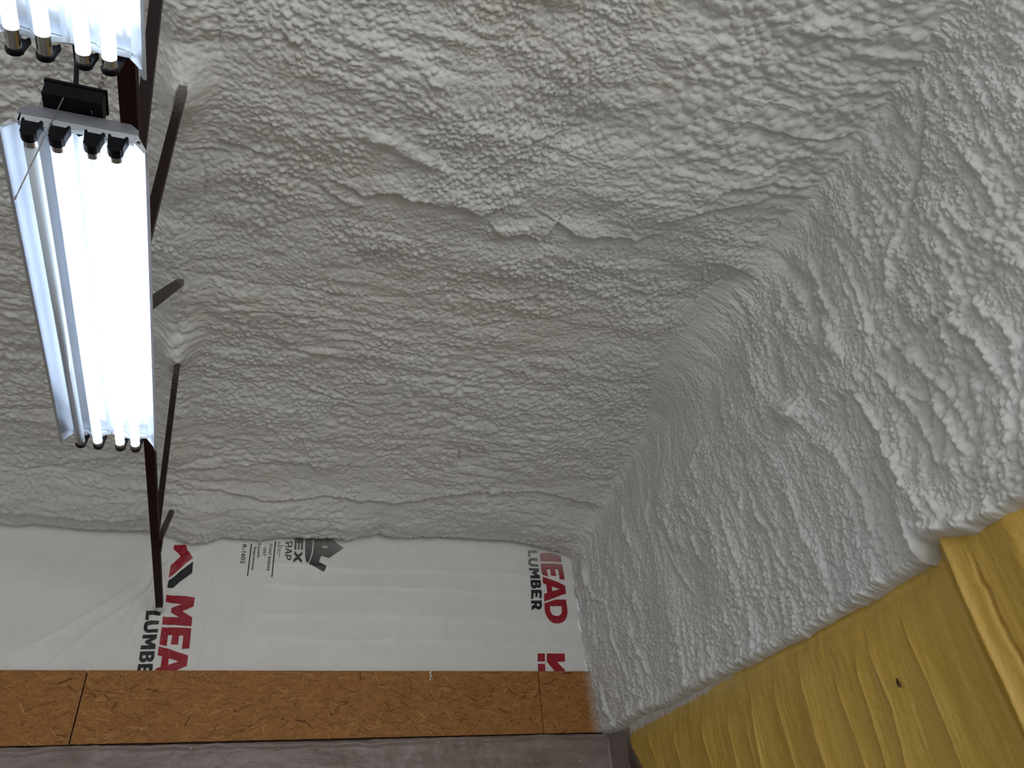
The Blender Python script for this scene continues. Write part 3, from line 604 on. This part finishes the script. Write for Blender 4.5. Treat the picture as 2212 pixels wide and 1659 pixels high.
def build_wall_foam():
    ys = [.5]
    while ys[-1] < 4.66: ys.append(ys[-1] + .0023 + .0007 * ys[-1])
    ys = np.array(list(np.arange(-1.2, .49, .02)) + ys)
    t = np.linspace(0, 1, 540)
    T, Y = np.meshgrid(t, ys, indexing='ij')
    zb = np.interp(Y, BT[:, 0], BT[:, 1]) + .006 * fbm(Y / .06, Y * 0, 3, 8)
    Z = zb + T * (2.66 - zb)
    Y = Y.astype(np.float32); Z = Z.astype(np.float32)
    # ropes run down the wall, leaning with the spray passes
    lean = .16 * fbm(Y / .9, Z / .7, 2, 1)
    wy = Y + lean + .03 * fbm(Y / .30, Z / .40, 2, 5); wz = Z + .03 * fbm(Y / .25, Z / .3, 2, 7)
    wy2 = wy + .004 * fbm(Y / .07, Z / .10, 1, 9); wz2 = wz + .006 * fbm(Y / .08, Z / .10, 1, 13)
    m1 = sstep(-.2, .25, fbm(Y / .30, Z / .35, 3, 23))
    near = sstep(2.1, 1.6, Y) * sstep(1.0, 1.2, Z)
    top = sstep(1.85, 2.15, Z) * sstep(2.3, 2.6, Y)      # smooth cove high on the far half
    F = features(Y, Z, WFEAT, 1)
    onr = sstep(.004, .012, F)
    big = np.clip(near * sstep(-.25, .1, fbm(Y / .2, Z / .3, 2, 25)) + onr * .7, 0, 1) * (1 - top)
    calm = 1 - .75 * top
    h = .022 * fbm(Y / .28, Z / .45, 3, 43)
    h += .010 * pillow(wy / .13, wz / .42, 53, .8)
    h += calm * .021 * (.4 + .6 * m1) * bubbles(wy2 / .046, wz2 / .17, 63)
    h += calm * (.0190 * big * bubbles(wy2 / .030, wz2 / .034, 71) + .0150 * (1 - big) * (.55 + .45 * m1) * bubbles(wy2 / .0185, wz2 / .024, 75))
    h += (.0072 - .0030 * big) * bubbles(wy2 / .0115, wz2 / .0145, 83)
    h += .8 * F
    # fanned, rolled fringe along the lower edge
    dz = Z - zb
    fr = np.exp(-dz / .075)
    fan = wy + .25 * dz * np.sin(Y * 9) + .35 * dz
    h += .015 * fr * bubbles(fan / .026, wz / .22, 99)
    h += .009 * np.exp(-((dz - .03) / .03) ** 2)
    base = .012 + .055 * sstep(1.99, 1.94, Y) * sstep(.5, .12, dz) + .02 * sstep(1.2, 2.1, Z) * sstep(4.2, 4.65, Y) + .012 * sstep(0, .3, dz)
    R = np.interp(Y, FR[:, 0], FR[:, 1])
    zc = np.interp(Y, _yy, _zs)
    h += fillet(zc - Z, R)
    roll = np.sqrt(np.clip(1 - (1 - np.clip(dz / .028, 0, 1)) ** 2, 0, 1))
    X = 2.272 - (base + np.clip(h, -.02, None) + .02) * roll
    # at the far corner the foam tapers onto the front wall
    P = np.stack([X, Y, Z], -1)
    o = gridmesh('spray_foam', P, M['foam_wall'], wall_right)
    o['label'] = 'white bubbled spray foam covering the upper wall'
    return o


build_wall_foam()

# ---------------------------------------------------------------- setting: front wall
FY = 4.65
bm = bmesh.new(); box(bm, -3.1, 2.6, FY + .055, FY + .12, -1.6, 2.7)
wall_front = tag(obj('wall_front', bm, M['wood']), kind='structure')
bm = bmesh.new(); box(bm, -3.2, -3.1, -3.5, FY + .12, -1.6, 2.7)
tag(obj('wall_left_unseen', bm, M['wrap']), kind='structure')  # unseen pale wall, added to block ambient light from the left
bm = bmesh.new(); box(bm, -5, 5.5, -8, FY + .12, -1.65, -1.6)
tag(obj('floor', bm, M['floor']), kind='structure')


def osb_panel(xt0, xt1, xb0, xb1, seed):
    rnd = random.Random(seed)
    zt, zb = 1.335, .984
    y = FY - .012
    bm = bmesh.new()
    n = 60
    def edge(t, a, b): return a + (b - a) * t + rnd.uniform(-.0012, .0012)
    ring = []
    for i in range(n + 1): ring.append((xt0 + (xt1 - xt0) * i / n, zt + rnd.uniform(-.0006, .0006)))
    for i in range(1, 14): ring.append((edge(i / 14, xt1, xb1), zt + (zb - zt) * i / 14))
    for i in range(n, -1, -1): ring.append((xb0 + (xb1 - xb0) * i / n, zb + rnd.uniform(-.0015, .0015)))
    for i in range(13, 0, -1): ring.append((edge(i / 14, xt0, xb0), zt + (zb - zt) * i / 14))
    f = [bm.verts.new((x, y, z)) for x, z in ring]; g = [bm.verts.new((x, y + .0115, z)) for x, z in ring]
    bm.faces.new(f); bm.faces.new(g[::-1])
    for i in range(len(f)):
        j = (i + 1) % len(f); bm.faces.new((f[i], g[i], g[j], f[j]))
    o = obj('osb_panel', bm, M['osb'], wall_front)
    # pressed wood strands, laid over each other
    V = []; Fc = []; tone = []; UV = []
    area_ = (xt1 - xt0) * (zt - zb)
    cnt = int(area_ * 12500)
    for i in range(cnt):
        big = i < cnt * .55
        L = rnd.uniform(.05, .15) if big else rnd.uniform(.015, .08)
        w = L * rnd.uniform(.05, .15) if big else L * rnd.uniform(.03, .12)
        ang = rnd.gauss(0, .55) if rnd.random() < .82 else rnd.uniform(-1.5, 1.5)
        cz = rnd.uniform(zb, zt); t = (zt - cz) / (zt - zb)
        xl = xt0 + (xb0 - xt0) * t; xr = xt1 + (xb1 - xt1) * t
        cx = rnd.uniform(xl, xr)
        ca, sa = math.cos(ang), math.sin(ang)
        tilt = rnd.uniform(-.012, .012); dep = y - .0002 - i / cnt * .0013
        k0 = rnd.uniform(-.35, .35); k1 = rnd.uniform(-.35, .35)
        pr = [(-.5, -.5), (-.42 + k0 * .1, -.1), (-.5 + k0 * .2, .5), (-.1, .5 + rnd.uniform(-.1, .1)), (.5 + k1 * .2, .5), (.44, 0), (.5 - k1 * .1, -.5), (0, -.5 + rnd.uniform(-.1, .1))]
        b0 = len(V); ok = True; q = []
        for a, c in pr:
            lx, lz = a * L, c * w
            X = cx + lx * ca - lz * sa; Z = cz + lx * sa + lz * ca
            Zc = min(max(Z, zb), zt); t = (zt - Zc) / (zt - zb)
            xl = xt0 + (xb0 - xt0) * t; xr = xt1 + (xb1 - xt1) * t
            q.append((min(max(X, xl), xr), dep + lx * tilt * .15, Zc)); UV.append((lx + cx * 3.1, lz + cz * 1.7))
        V += q; Fc.append(tuple(range(b0, b0 + 8)))
        tone.append(min(1, max(0, rnd.gauss(.58, .13) if big else rnd.gauss(.54, .20))))
    me = bpy.data.meshes.new('wood_strands'); me.from_pydata(V, [], Fc)
    me.attributes.new('tone', 'FLOAT', 'FACE').data.foreach_set('value', tone)
    uv = me.uv_layers.new(name='UVMap'); uv.data.foreach_set('uv', np.array(UV, np.float32).reshape(-1))
    so = link('wood_strands', me, M['strand'], o); so['kind'] = 'stuff'
    return o


osb_panel(-3.0, -.5805, -3.0, -.5975, 1)
osb_panel(-.5745, 1.861, -.591, 1.857, 2)
osb_panel(1.865, 2.30, 1.861, 2.30, 3)


# house wrap ------------------------------------------------------
def wrap_off(x, z):
    x = np.asarray(x, float); z = np.asarray(z, float)
    h = .006 * fbm(x / .5, z / .25, 3, 3)
    # soft vertical seams and tension folds
    sx = -.005 + (z - 1.335) * .05
    h += .0045 * sstep(-.02, .02, x - (.13 + (z - 1.335) * .02)) * sstep(.5, .3, x)
    h -= .004 * np.exp(-((x - (-.045 + (z - 1.335) * .035)) / .012) ** 2)
    # gathered folds at the truss
    for a, b, w, am in ((-.30, .16, .022, .014), (-.345, -.12, .018, .012), (-.40, -.35, .022, .012), (-.45, -.60, .024, .011), (-.52, -.95, .026, .010), (-.66, -1.3, .035, .010), (-.26, .30, .018, .010), (-.22, .05, .03, .008)):
        u = x - a - b * (1.62 - z) - .05 * fbm(z / .25, x * 0 + a * 9, 2, 77)
        h += am * .6 * (.4 + .9 * vnoise(z / .12 + a * 40, x * 0, 5)) * np.where(u > 0, np.exp(-(u / w) ** 2), np.exp(-(u / (w * .6)) ** 2)) * (.35 + .65 * sstep(1.30, 1.75, z)) * sstep(2.2, 1.9, z)
    h += .010 * np.exp(-((x + .9) / .3) ** 2) * np.sin(z * 16 + x * 3) * .5
    for zc, am in ((1.52, .005), (1.66, .006), (1.83, .006), (1.95, .004)):
        u = z - zc - .02 * fbm(x / .4, x * 0, 2, int(zc * 100))
        h += am * np.where(u > 0, np.exp(-u / .05), np.exp(u / .012)) * sstep(.15, .35, x)
    h += .0035 * fbm(x / .09, z / .12, 3, 19)
    h = h * 1.5 - .004
    return h


def build_wrap():
    xs = np.concatenate([np.arange(-3.0, -1.3, .03), np.arange(-1.3, 2.30, .007)]); zs = np.arange(1.326, 2.205, .008)
    Z, X = np.meshgrid(zs, xs, indexing='ij')
    Y = FY + .012 - wrap_off(X, Z)
    o = gridmesh('house_wrap', np.stack([X, Y, Z], -1), M['wrap'])
    tag(o, 'white house wrap sheet with red and black print above the OSB strip', 'house wrap')
    return o


wrap = build_wrap()


def drape(bm, ):
    for k in range(-140, 200):
        x = k * .0125
        xs = [v.co.x for v in bm.verts]
        if min(xs) < x < max(xs):
            bmesh.ops.bisect_plane(bm, geom=bm.verts[:] + bm.edges[:] + bm.faces[:], plane_co=(x, 0, 0), plane_no=(1, 0, 0))
    for k in range(96, 184):
        z = k * .0125
        zs = [v.co.z for v in bm.verts]
        if min(zs) < z < max(zs):
            bmesh.ops.bisect_plane(bm, geom=bm.verts[:] + bm.edges[:] + bm.faces[:], plane_co=(0, 0, z), plane_no=(0, 0, 1))
    co = np.array([v.co[:] for v in bm.verts])
    yo = FY + .012 - wrap_off(co[:, 0], co[:, 2]) - .0026
    for v, y in zip(bm.verts, yo): v.co.y = y


def flat_curve(polys):
    cu = bpy.data.curves.new('c', 'CURVE'); cu.dimensions = '2D'; cu.fill_mode = 'BOTH'
    for p in polys:
        s = cu.splines.new('POLY'); s.points.add(len(p) - 1); s.use_cyclic_u = True
        for i, (x, y) in enumerate(p): s.points[i].co = (x, y, 0, 1)
    o = bpy.data.objects.new('c', cu); COL.objects.link(o)
    bpy.context.view_layer.update()
    me = bpy.data.meshes.new_from_object(o.evaluated_get(bpy.context.evaluated_depsgraph_get()))
    bpy.data.objects.remove(o)
    bm = bmesh.new(); bm.from_mesh(me); bpy.data.meshes.remove(me)
    bmesh.ops.remove_doubles(bm, verts=bm.verts, dist=1e-5)
    return bm


def finish_print(bm, name, m):
    drape(bm)
    me = bpy.data.meshes.new(name)
    bm.normal_update()
    for f in bm.faces:
        if f.normal.y > 0: f.normal_flip()
    bm.to_mesh(me); bm.free()
    return link(name, me, M[m], wrap)


for m, name, outer, holes in PRINTS:
    bm = flat_curve([outer] + list(holes))
    for v in bm.verts: v.co = (v.co.x, 0, v.co.y)
    finish_print(bm, name, m)

for s, A, B, cap in TEXTS:
    cu = bpy.data.curves.new('t', 'FONT'); cu.body = s; cu.size = 1; cu.fill_mode = 'BOTH'; cu.resolution_u = 3
    cu.offset = .012 if cap > .012 else .004
    o = bpy.data.objects.new('t', cu); COL.objects.link(o); bpy.context.view_layer.update()
    me = bpy.data.meshes.new_from_object(o.evaluated_get(bpy.context.evaluated_depsgraph_get()))
    bpy.data.objects.remove(o)
    bm = bmesh.new(); bm.from_mesh(me); bpy.data.meshes.remove(me)
    x0 = min(v.co.x for v in bm.verts); x1 = max(v.co.x for v in bm.verts)
    A = Vector(A); B = Vector(B); d = B - A; n = Vector((-d.y, d.x)).normalized()
    capn = .70
    for v in bm.verts:
        t = (v.co.x - x0) / (x1 - x0); q = A + d * t + n * (v.co.y / capn * cap)
        v.co = (q.x, 0, q.y)
    finish_print(bm, 'printed_text', 'black')

# plastic sheeting below -------------------------------------------
def build_sheet():
    # runs along the front wall, turns the corner and ends on the gold wall
    s = np.concatenate([np.arange(-3.0, -1.2, .03), np.arange(-1.2, 2.50, .009)]); zs = np.concatenate([np.arange(-1.58, .45, .06), np.linspace(.45, .979, 70)])
    Z, Sx = np.meshgrid(zs, s, indexing='ij')
    xc = 2.268
    X = np.where(Sx < xc, Sx, xc + .0 * Sx); Yb = np.where(Sx < xc, FY, FY - (Sx - xc))
    off = .010 * fbm(Sx / .35, Z / .12, 3, 3) + .004 * fbm(Sx / .05, Z / .05, 3, 13) + .012 * np.exp(-((Z - .965 + .02 * fbm(Sx / .2, Sx * 0, 2, 4)) / .012) ** 2)
    off += .006 * np.exp(-((Sx - .45 * 0 - .80 - .1 * Z) / .05) ** 2)
    topz = np.interp(Sx, [-1.2, -.9, -.6, 0, .62, 1.3, 2.0, 2.27, 2.6], [.981, .979, .978, .974, .975, .977, .978, .974, .968]) + .002 * fbm(Sx / .04, Sx * 0, 2, 5)
    Z = np.where(Z > .45, .45 + (Z - .45) * (topz - .45) / (.979 - .45), Z)
    X = np.where(Sx < xc, X, X - off); Y = np.where(Sx < xc, Yb - off, Yb) - .0
    o = gridmesh('plastic_sheet', np.stack([X, Y, Z], -1), M['sheet'])
    tag(o, 'clear plastic sheeting stretched over the wall below the OSB strip', 'plastic sheet')
    bm = bmesh.new(); rn = random.Random(4)
    for k in range(46):
        x = rn.uniform(-1.0, 2.2); z = rn.uniform(.82, .965)
        bmesh.ops.create_icosphere(bm, subdivisions=1, radius=rn.uniform(.0012, .0034), matrix=Matrix.Translation((x, FY - .014, z)) @ Matrix.Diagonal((rn.uniform(.7, 1.6), .6, rn.uniform(.7, 1.6), 1)))
    fs = obj('foam_specks', bm, M['foam'], o, smooth=True); fs['kind'] = 'stuff'
    fs['label'] = 'white foam crumbs sprinkled on the sheet'


build_sheet()

# ---------------------------------------------------------------- roof truss
XT = -.286
truss = tag(empty('roof_truss', (XT, 4.6, 1.64)), 'dark brown steel bar joist running from the house wrap to overhead', 'truss')


def tpart(name, bm, m, bevel=0.0012):
    o = obj(name, bm, m, truss, bevel=bevel); o.matrix_parent_inverse = Matrix.Translation(-Vector((XT, 4.6, 1.64)))
    return o


def chz(y): return 1.47 + (y - 1.1) * (1.655 - 1.47) / 3.5


bm = bmesh.new()
# pair of angles toe to toe: closed box chord
bar(bm, (XT + .004, -.4, chz(-.4) + .012), (XT - .002, 4.60, chz(4.60) + .012), .034, .034)
tpart('bottom_chord', bm, M['steel2'])
bm = bmesh.new()
box(bm, XT - .012, XT + .016, 4.575, 4.655, chz(4.6) - .012, chz(4.6) + .002)
ob = tpart('bearing_bracket', bm, M['cap']); ob['label'] = 'pale bracket at the chord end'
WEBS = [((1.46, 1.50), (.72, 2.47), .026), ((1.725, 1.50), (1.820, 2.49), .026), ((1.90, 1.51), (2.89, 2.50), .026),
        ((3.62, 1.60), (3.09, 2.50), .024), ((3.72, 1.62), (4.60, 2.28), .024)]
for (ya, za), (yb, zb), w in WEBS:
    bm = bmesh.new()
    d = Vector((0, yb - ya, zb - za)).normalized()
    # angle iron: two legs
    t = .005
    prof = [(-w / 2, -w / 2), (w / 2, -w / 2), (w / 2, w / 2), (w / 2 - t, w / 2), (w / 2 - t, -w / 2 + t), (-w / 2, -w / 2 + t)]
    bar(bm, (XT + .001, ya, za), (XT - .004, yb, zb), w, w)
    tpart('web_member', bm, M['steel'], 0)
for y in (1.47, 1.78, 3.70):
    bm = bmesh.new(); box(bm, XT + .019, XT + .023, y - .05, y + .05, chz(y) + .0, chz(y) + .05)
    tpart('gusset_weld', bm, M['steel2'], .001)


# ---------------------------------------------------------------- light fixtures
def refl_profile():
    # cross-section x, z of the reflector (thin sheet) with ridges between the lamps
    return [(-.137, .002), (-.137, -.004), (-.132, -.002), (-.109, .040), (-.096, .044), (-.081, .046), (-.066, .044), (-.0565, .032), (-.047, .044), (-.032, .046), (-.014, .045),
            (0, .030), (.014, .045), (.030, .046), (.043, .044), (.0525, .032), (.062, .044), (.074, .046), (.090, .045), (.105, .040), (.130, -.002), (.135, -.004), (.135, .002)]


LT = 1.218


def make_fixture(variant):
    root = empty('light_fixture')
    pr = refl_profile()
    bm = bmesh.new()
    rows = []
    for j, y in enumerate((0.0, .03, LT / 2, LT - .03, LT)):
        row = []
        for i, (x, z) in enumerate(pr):
            cut = 0
            if j in (0, 4) and 2 < i < len(pr) - 3: cut = .022 if j == 0 else -.022
            row.append(bm.verts.new((x, y + cut, z)))
        rows.append(row)
    for a, b in zip(rows, rows[1:]):
        for i in range(len(pr) - 1): bm.faces.new((a[i], a[i + 1], b[i + 1], b[i]))
    r = obj('reflector', bm, M['alu'], root, smooth=False)
    sm = r.modifiers.new('solid', 'SOLIDIFY'); sm.thickness = .0009; sm.offset = 1
    # housing over the reflector
    bm = bmesh.new()
    hp = [(-.112, .048), (.108, .048), (.108, .062), (.090, .078), (-.094, .078), (-.112, .062)]
    bar(bm, (0, .004, 0), (0, LT - .004, 0), 0, 0, Vector((1, 0, 0)), hp)
    obj('housing', bm, M['house'], root, bevel=.001)
    for e, y0 in ((0, .006), (1, LT - .020)):
        bm = bmesh.new()
        # folded end plate with a scalloped lower flange
        n = 26
        tv = []; bv = []
        for i in range(n + 1):
            x = -.108 + .212 * i / n
            zb = .026 + .006 * math.sin((x + .02) * 60) * (abs(x) < .06)
            tv.append((x, .052)); bv.append((x, zb))
        for yy in (y0, y0 + .0014):
            pass
        A = [bm.verts.new((x, y0, z)) for x, z in tv]; B = [bm.verts.new((x, y0, z)) for x, z in bv]
        A2 = [bm.verts.new((x, y0 + .0014, z)) for x, z in tv]; B2 = [bm.verts.new((x, y0 + .0014, z)) for x, z in bv]
        for i in range(n):
            bm.faces.new((A[i], A[i + 1], B[i + 1], B[i])); bm.faces.new((A2[i], B2[i], B2[i + 1], A2[i + 1]))
            bm.faces.new((B[i], B[i + 1], B2[i + 1], B2[i])); bm.faces.new((A[i], A2[i], A2[i + 1], A[i + 1]))
        # turned-in lip
        l0 = [bm.verts.new((x, y0 + (.012 if e == 0 else -.010), z + .001)) for x, z in bv]
        for i in range(n): bm.faces.new((B[i], B[i + 1], l0[i + 1], l0[i]))
        p = obj('end_plate', bm, M['plate'], root)
        # angled tabs with a screw
        for sx in (-1, 1):
            bm = bmesh.new()
            x0 = sx * .106
            vs = [(x0, .052), (x0 + sx * .026, .004), (x0 + sx * .020, .000), (x0 - sx * .002, .026)]
            f = [bm.verts.new((x, y0 + (0 if e == 0 else .0016), z)) for x, z in vs]
            g = [bm.verts.new((x, y0 + .0016 + (0 if e == 0 else .0016), z)) for x, z in vs]
            bm.faces.new(f); bm.faces.new(g[::-1])
            for i in range(4): bm.faces.new((f[i], g[i], g[(i + 1) % 4], f[(i + 1) % 4]))
            obj('tab', bm, M['plate'], p)
            bm = bmesh.new()
            c = Vector((x0 + sx * .008, y0 - .002 if e == 0 else y0 + .004, .024))
            tube(bm, [c + Vector((0, -.0015, 0)), c + Vector((0, .0015, 0))], .0042, 12)
            obj('screw', bm, M['cap'], p)
    for k, x in enumerate((-.081, -.032, .031, .0745)):
        z = -.002
        dim = variant == 0 and k == 0
        capl = (.030 if (variant == 1 and k < 2) else .010)
        bm = bmesh.new(); tube(bm, [(x, .036, z), (x, LT - .022 - capl, z)], .0127, 20)
        t = obj('fluorescent_tube', bm, M['glass'] if dim else M['lit'], root, smooth=True)
        if dim: t['label'] = 'unlit tube'
        for y0, y1 in ((.020, .036), (LT - .022 - capl, LT - .012)):
            bm = bmesh.new(); tube(bm, [(x, y0, z), (x, y0 + .001, z), (x, y1, z)], [.0120, .0129, .0129], 20)
            c = obj('end_cap', bm, M['cap'], t, smooth=False)
        if variant == 0 and k == 2:
            bm = bmesh.new(); tube(bm, [(x, .036, z), (x, .052, z)], .0131, 20)
            obj('dark_band', bm, M['litdim'], t, smooth=True)
        for e, y0, y1 in ((0, .0, .020), (1, LT - .012, LT - .002)):
            bm = bmesh.new()
            # lamp holder: rounded block with two clip horns
            w = .0155; pts = []
            for i in range(13):
                a = math.pi + math.pi * i / 12
                pts.append((x + w * math.cos(a) * (1 if i % 2 else .93), z - .001 + w * .95 * math.sin(a)))
            pts += [(x + w + .001, z + .016), (x + w + .004, z + .030), (x + w, z + .034), (x + w - .004, z + .026),
                    (x - w + .004, z + .026), (x - w, z + .034), (x - w - .003, z + .030), (x - w - .001, z + .016)]
            f = [bm.verts.new((px, y0, pz)) for px, pz in pts]; g = [bm.verts.new((px, y1, pz)) for px, pz in pts]
            bm.faces.new(f); bm.faces.new(g[::-1])
            for i in range(len(f)): bm.faces.new((f[i], g[i], g[(i + 1) % len(f)], f[(i + 1) % len(f)]))
            obj('lamp_holder', bm, M['blackp'], root)
    return root


f1 = make_fixture(0); f1.location = (-.371, 1.236, 1.396)
tag(f1, 'four lamp fluorescent light fixture seen whole, its leftmost tube unlit', 'light fixture', 'hanging light fixtures')
f2 = make_fixture(1); f2.location = (-.371, 1.062 - LT, 1.396)
tag(f2, 'four lamp light fixture cut off by the top edge, all tubes lit', 'light fixture', 'hanging light fixtures')

# junction box on the near end of the whole fixture
jb = tag(empty('junction_box', (-.39, 1.21, 1.475)), 'black junction box on top of the whole light fixture', 'electrical box')


def child(parent, name, bm, m, **k):
    o = obj(name, bm, m, parent, **k); o.matrix_parent_inverse = Matrix.Translation(-parent.location); return o


bm = bmesh.new(); box(bm, -.445, -.334, 1.206, 1.262, 1.476, 1.516); child(jb, 'box_body', bm, M['blackp'], bevel=.003)
bm = bmesh.new(); box(bm, -.448, -.331, 1.203, 1.265, 1.514, 1.521); child(jb, 'cover', bm, M['blackp'], bevel=.002)
bm = bmesh.new(); tube(bm, [(-.392, 1.225, 1.50), (-.392, 1.220, 1.535)], [.010, .008], 12); child(jb, 'strain_relief', bm, M['blackp'])

bm = bmesh.new()
pts = [Vector((-.392, 1.222, 1.52)), Vector((-.398, 1.198, 1.57)), Vector((-.405, 1.165, 1.60)), Vector((-.408, 1.12, 1.60)), Vector((-.400, 1.07, 1.57)), Vector((-.39, 1.03, 1.51)), Vector((-.385, 1.0, 1.476))]
sp = []
for i in range(len(pts) - 1):
    p0 = pts[max(i - 1, 0)]; p1 = pts[i]; p2 = pts[i + 1]; p3 = pts[min(i + 2, len(pts) - 1)]
    for k in range(6):
        t = k / 6
        sp.append(.5 * ((2 * p1) + (p2 - p0) * t + (2 * p0 - 5 * p1 + 4 * p2 - p3) * t * t + (3 * p1 - p0 - 3 * p2 + p3) * t ** 3))
sp.append(pts[-1])
tube(bm, sp, .0048, 12)
tag(obj('power_cord', bm, M['blackp'], smooth=True), 'thick black power cord between the two light fixtures', 'cord')


# jack chain from the fixture to the ceiling
def link_loop(bm, c, axis_u, axis_v, a, b, r, n=10, m=5):
    ring = []
    for i in range(n):
        t = 2 * math.pi * i / n
        p = c + axis_u * (a * math.cos(t)) + axis_v * (b * math.sin(t)); nrm = (axis_u * (b * math.cos(t)) + axis_v * (a * math.sin(t))).normalized()
        w = axis_u.cross(axis_v)
        ring.append([bm.verts.new(p + nrm * (r * math.cos(2 * math.pi * k / m)) + w * (r * math.sin(2 * math.pi * k / m))) for k in range(m)])
    for i in range(n):
        A = ring[i]; B = ring[(i + 1) % n]
        for k in range(m): bm.faces.new((A[k], A[(k + 1) % m], B[(k + 1) % m], B[k]))


ch = tag(empty('hanging_chain', (-.350, 1.225, 1.475)), 'thin steel jack chain rising beside the power cord', 'chain')
c0 = Vector((-.3535, 1.232, 1.476)); c1 = Vector((-.345, 1.205, 2.47)); nl = 62
dv = (c1 - c0).normalized(); L0 = (c1 - c0).length / nl
for i in range(nl):
    c = c0 + dv * (L0 * (i + .5))
    u = Vector((1, 0, 0)) if i % 2 else Vector((.35, 1, 0)).normalized()
    u = (u - dv * u.dot(dv)).normalized()
    bm = bmesh.new(); link_loop(bm, c, dv, u, L0 * .66, .0052, .0012)
    child(ch, 'chain_link', bm, M['cut'], smooth=True)

# beaded pull chain in front of the lamps
pc = tag(empty('pull_chain', (-.407, 1.21, 1.46)), 'fine beaded pull chain hanging in front of the lit tubes', 'chain')
a = Vector((-.404, 1.208, 1.474)); b = Vector((-.424, 1.214, 1.184)); nb = 96
bm = bmesh.new()
for i in range(nb):
    c = a.lerp(b, i / (nb - 1))
    bmesh.ops.create_icosphere(bm, subdivisions=1, radius=.0016, matrix=Matrix.Translation(c))
be = child(pc, 'chain_beads', bm, M['cut'], smooth=True); be['kind'] = 'stuff'
bm = bmesh.new(); tube(bm, [a, b], .0005, 5); child(pc, 'chain_core', bm, M['cut'])
bm = bmesh.new(); tube(bm, [b + Vector((0, 0, .003)), b - Vector((0, 0, .003))], [.0024, .0016], 8); child(pc, 'end_bell', bm, M['cut'], smooth=True)

# cobweb strung between the two fixtures
def at(px, py, z):
    v = F_ + R_ * ((px - 1106) / 1755.2) - U_ * ((py - 829.5) / 1755.2)
    return v * (z / v.z)


cw = tag(empty('cobweb', at(85, 200, 1.52)), 'wispy white cobweb strung left of the power cord', 'cobweb')
strands = [[(85, 229), (92, 213), (91, 205), (83, 192), (77, 183), (71, 174)], [(92, 210), (100, 207), (106, 202)], [(83, 192), (90, 188), (98, 183), (99, 178)],
           [(71, 174), (60, 161), (48, 146), (40, 138)], [(97, 171), (93, 163), (85, 160), (78, 150), (76, 143), (86, 136), (92, 130), (98, 125)], [(76, 143), (70, 141), (62, 138), (50, 144)],
           [(98, 183), (97, 170), (102, 150), (110, 142)], [(86, 136), (84, 131), (74, 128)], [(107, 241), (107, 260), (104, 285)], [(112, 262), (106, 250), (108, 235)], [(6, 126), (25, 131), (48, 146)]]
for i, s in enumerate(strands):
    bm = bmesh.new()
    w = .0014 if i in (0, 1) else .0006
    tube(bm, [at(x, y, 1.52 + .01 * math.sin(i + k)) for k, (x, y) in enumerate(s)], w, 5)
    child(cw, 'silk_strand', bm, M['web'], smooth=True)
bm = bmesh.new()
for x, y in ((91, 205), (89, 213), (83, 191), (44, 107), (25, 131), (6, 126), (75, 142), (86, 149), (93, 170), (43, 138), (109, 140), (47, 143)):
    bmesh.ops.create_icosphere(bm, subdivisions=1, radius=.0020, matrix=Matrix.Translation(at(x, y, 1.52)))
s = child(cw, 'dust_specks', bm, M['web']); s['kind'] = 'stuff'

# dead insect on the gold wall
bm = bmesh.new()
c = Vector((2.250, BUG[0], BUG[1]))
for dy, dz, r in ((0, .012, .0035), (.001, .004, .0045), (-.001, -.006, .0045), (-.004, -.014, .003)):
    bmesh.ops.create_icosphere(bm, subdivisions=2, radius=r, matrix=Matrix.Translation(c + Vector((0, dy, dz))))
for s_ in (-1, 1):
    for dz in (.004, -.002, -.010):
        tube(bm, [c + Vector((0, 0, dz)), c + Vector((-.003, s_ * .006, dz + .003)), c + Vector((.004, s_ * .009, dz - .004))], .0006, 4)
tag(obj('dead_insect', bm, M['bug'], smooth=True), 'tiny dark brown insect stuck on the gold wall', 'insect')

# a torn wisp of foam on the top edge of the strand board
bm = bmesh.new()
c = Vector((1.205, FY - .016, 1.322)); rn = random.Random(9)
for k in range(9):
    p = c + Vector((rn.uniform(-.008, .008), rn.uniform(-.003, .001), -.006 * k + .012))
    bmesh.ops.create_icosphere(bm, subdivisions=2, radius=rn.uniform(.0035, .0065), matrix=Matrix.Translation(p) @ Matrix.Diagonal((rn.uniform(.6, 1.2), .6, rn.uniform(.8, 1.5), 1)))
tag(obj('foam_wisp', bm, M['foam'], smooth=True), 'small white wisp of foam caught on the top edge of the OSB strip', 'foam scrap')
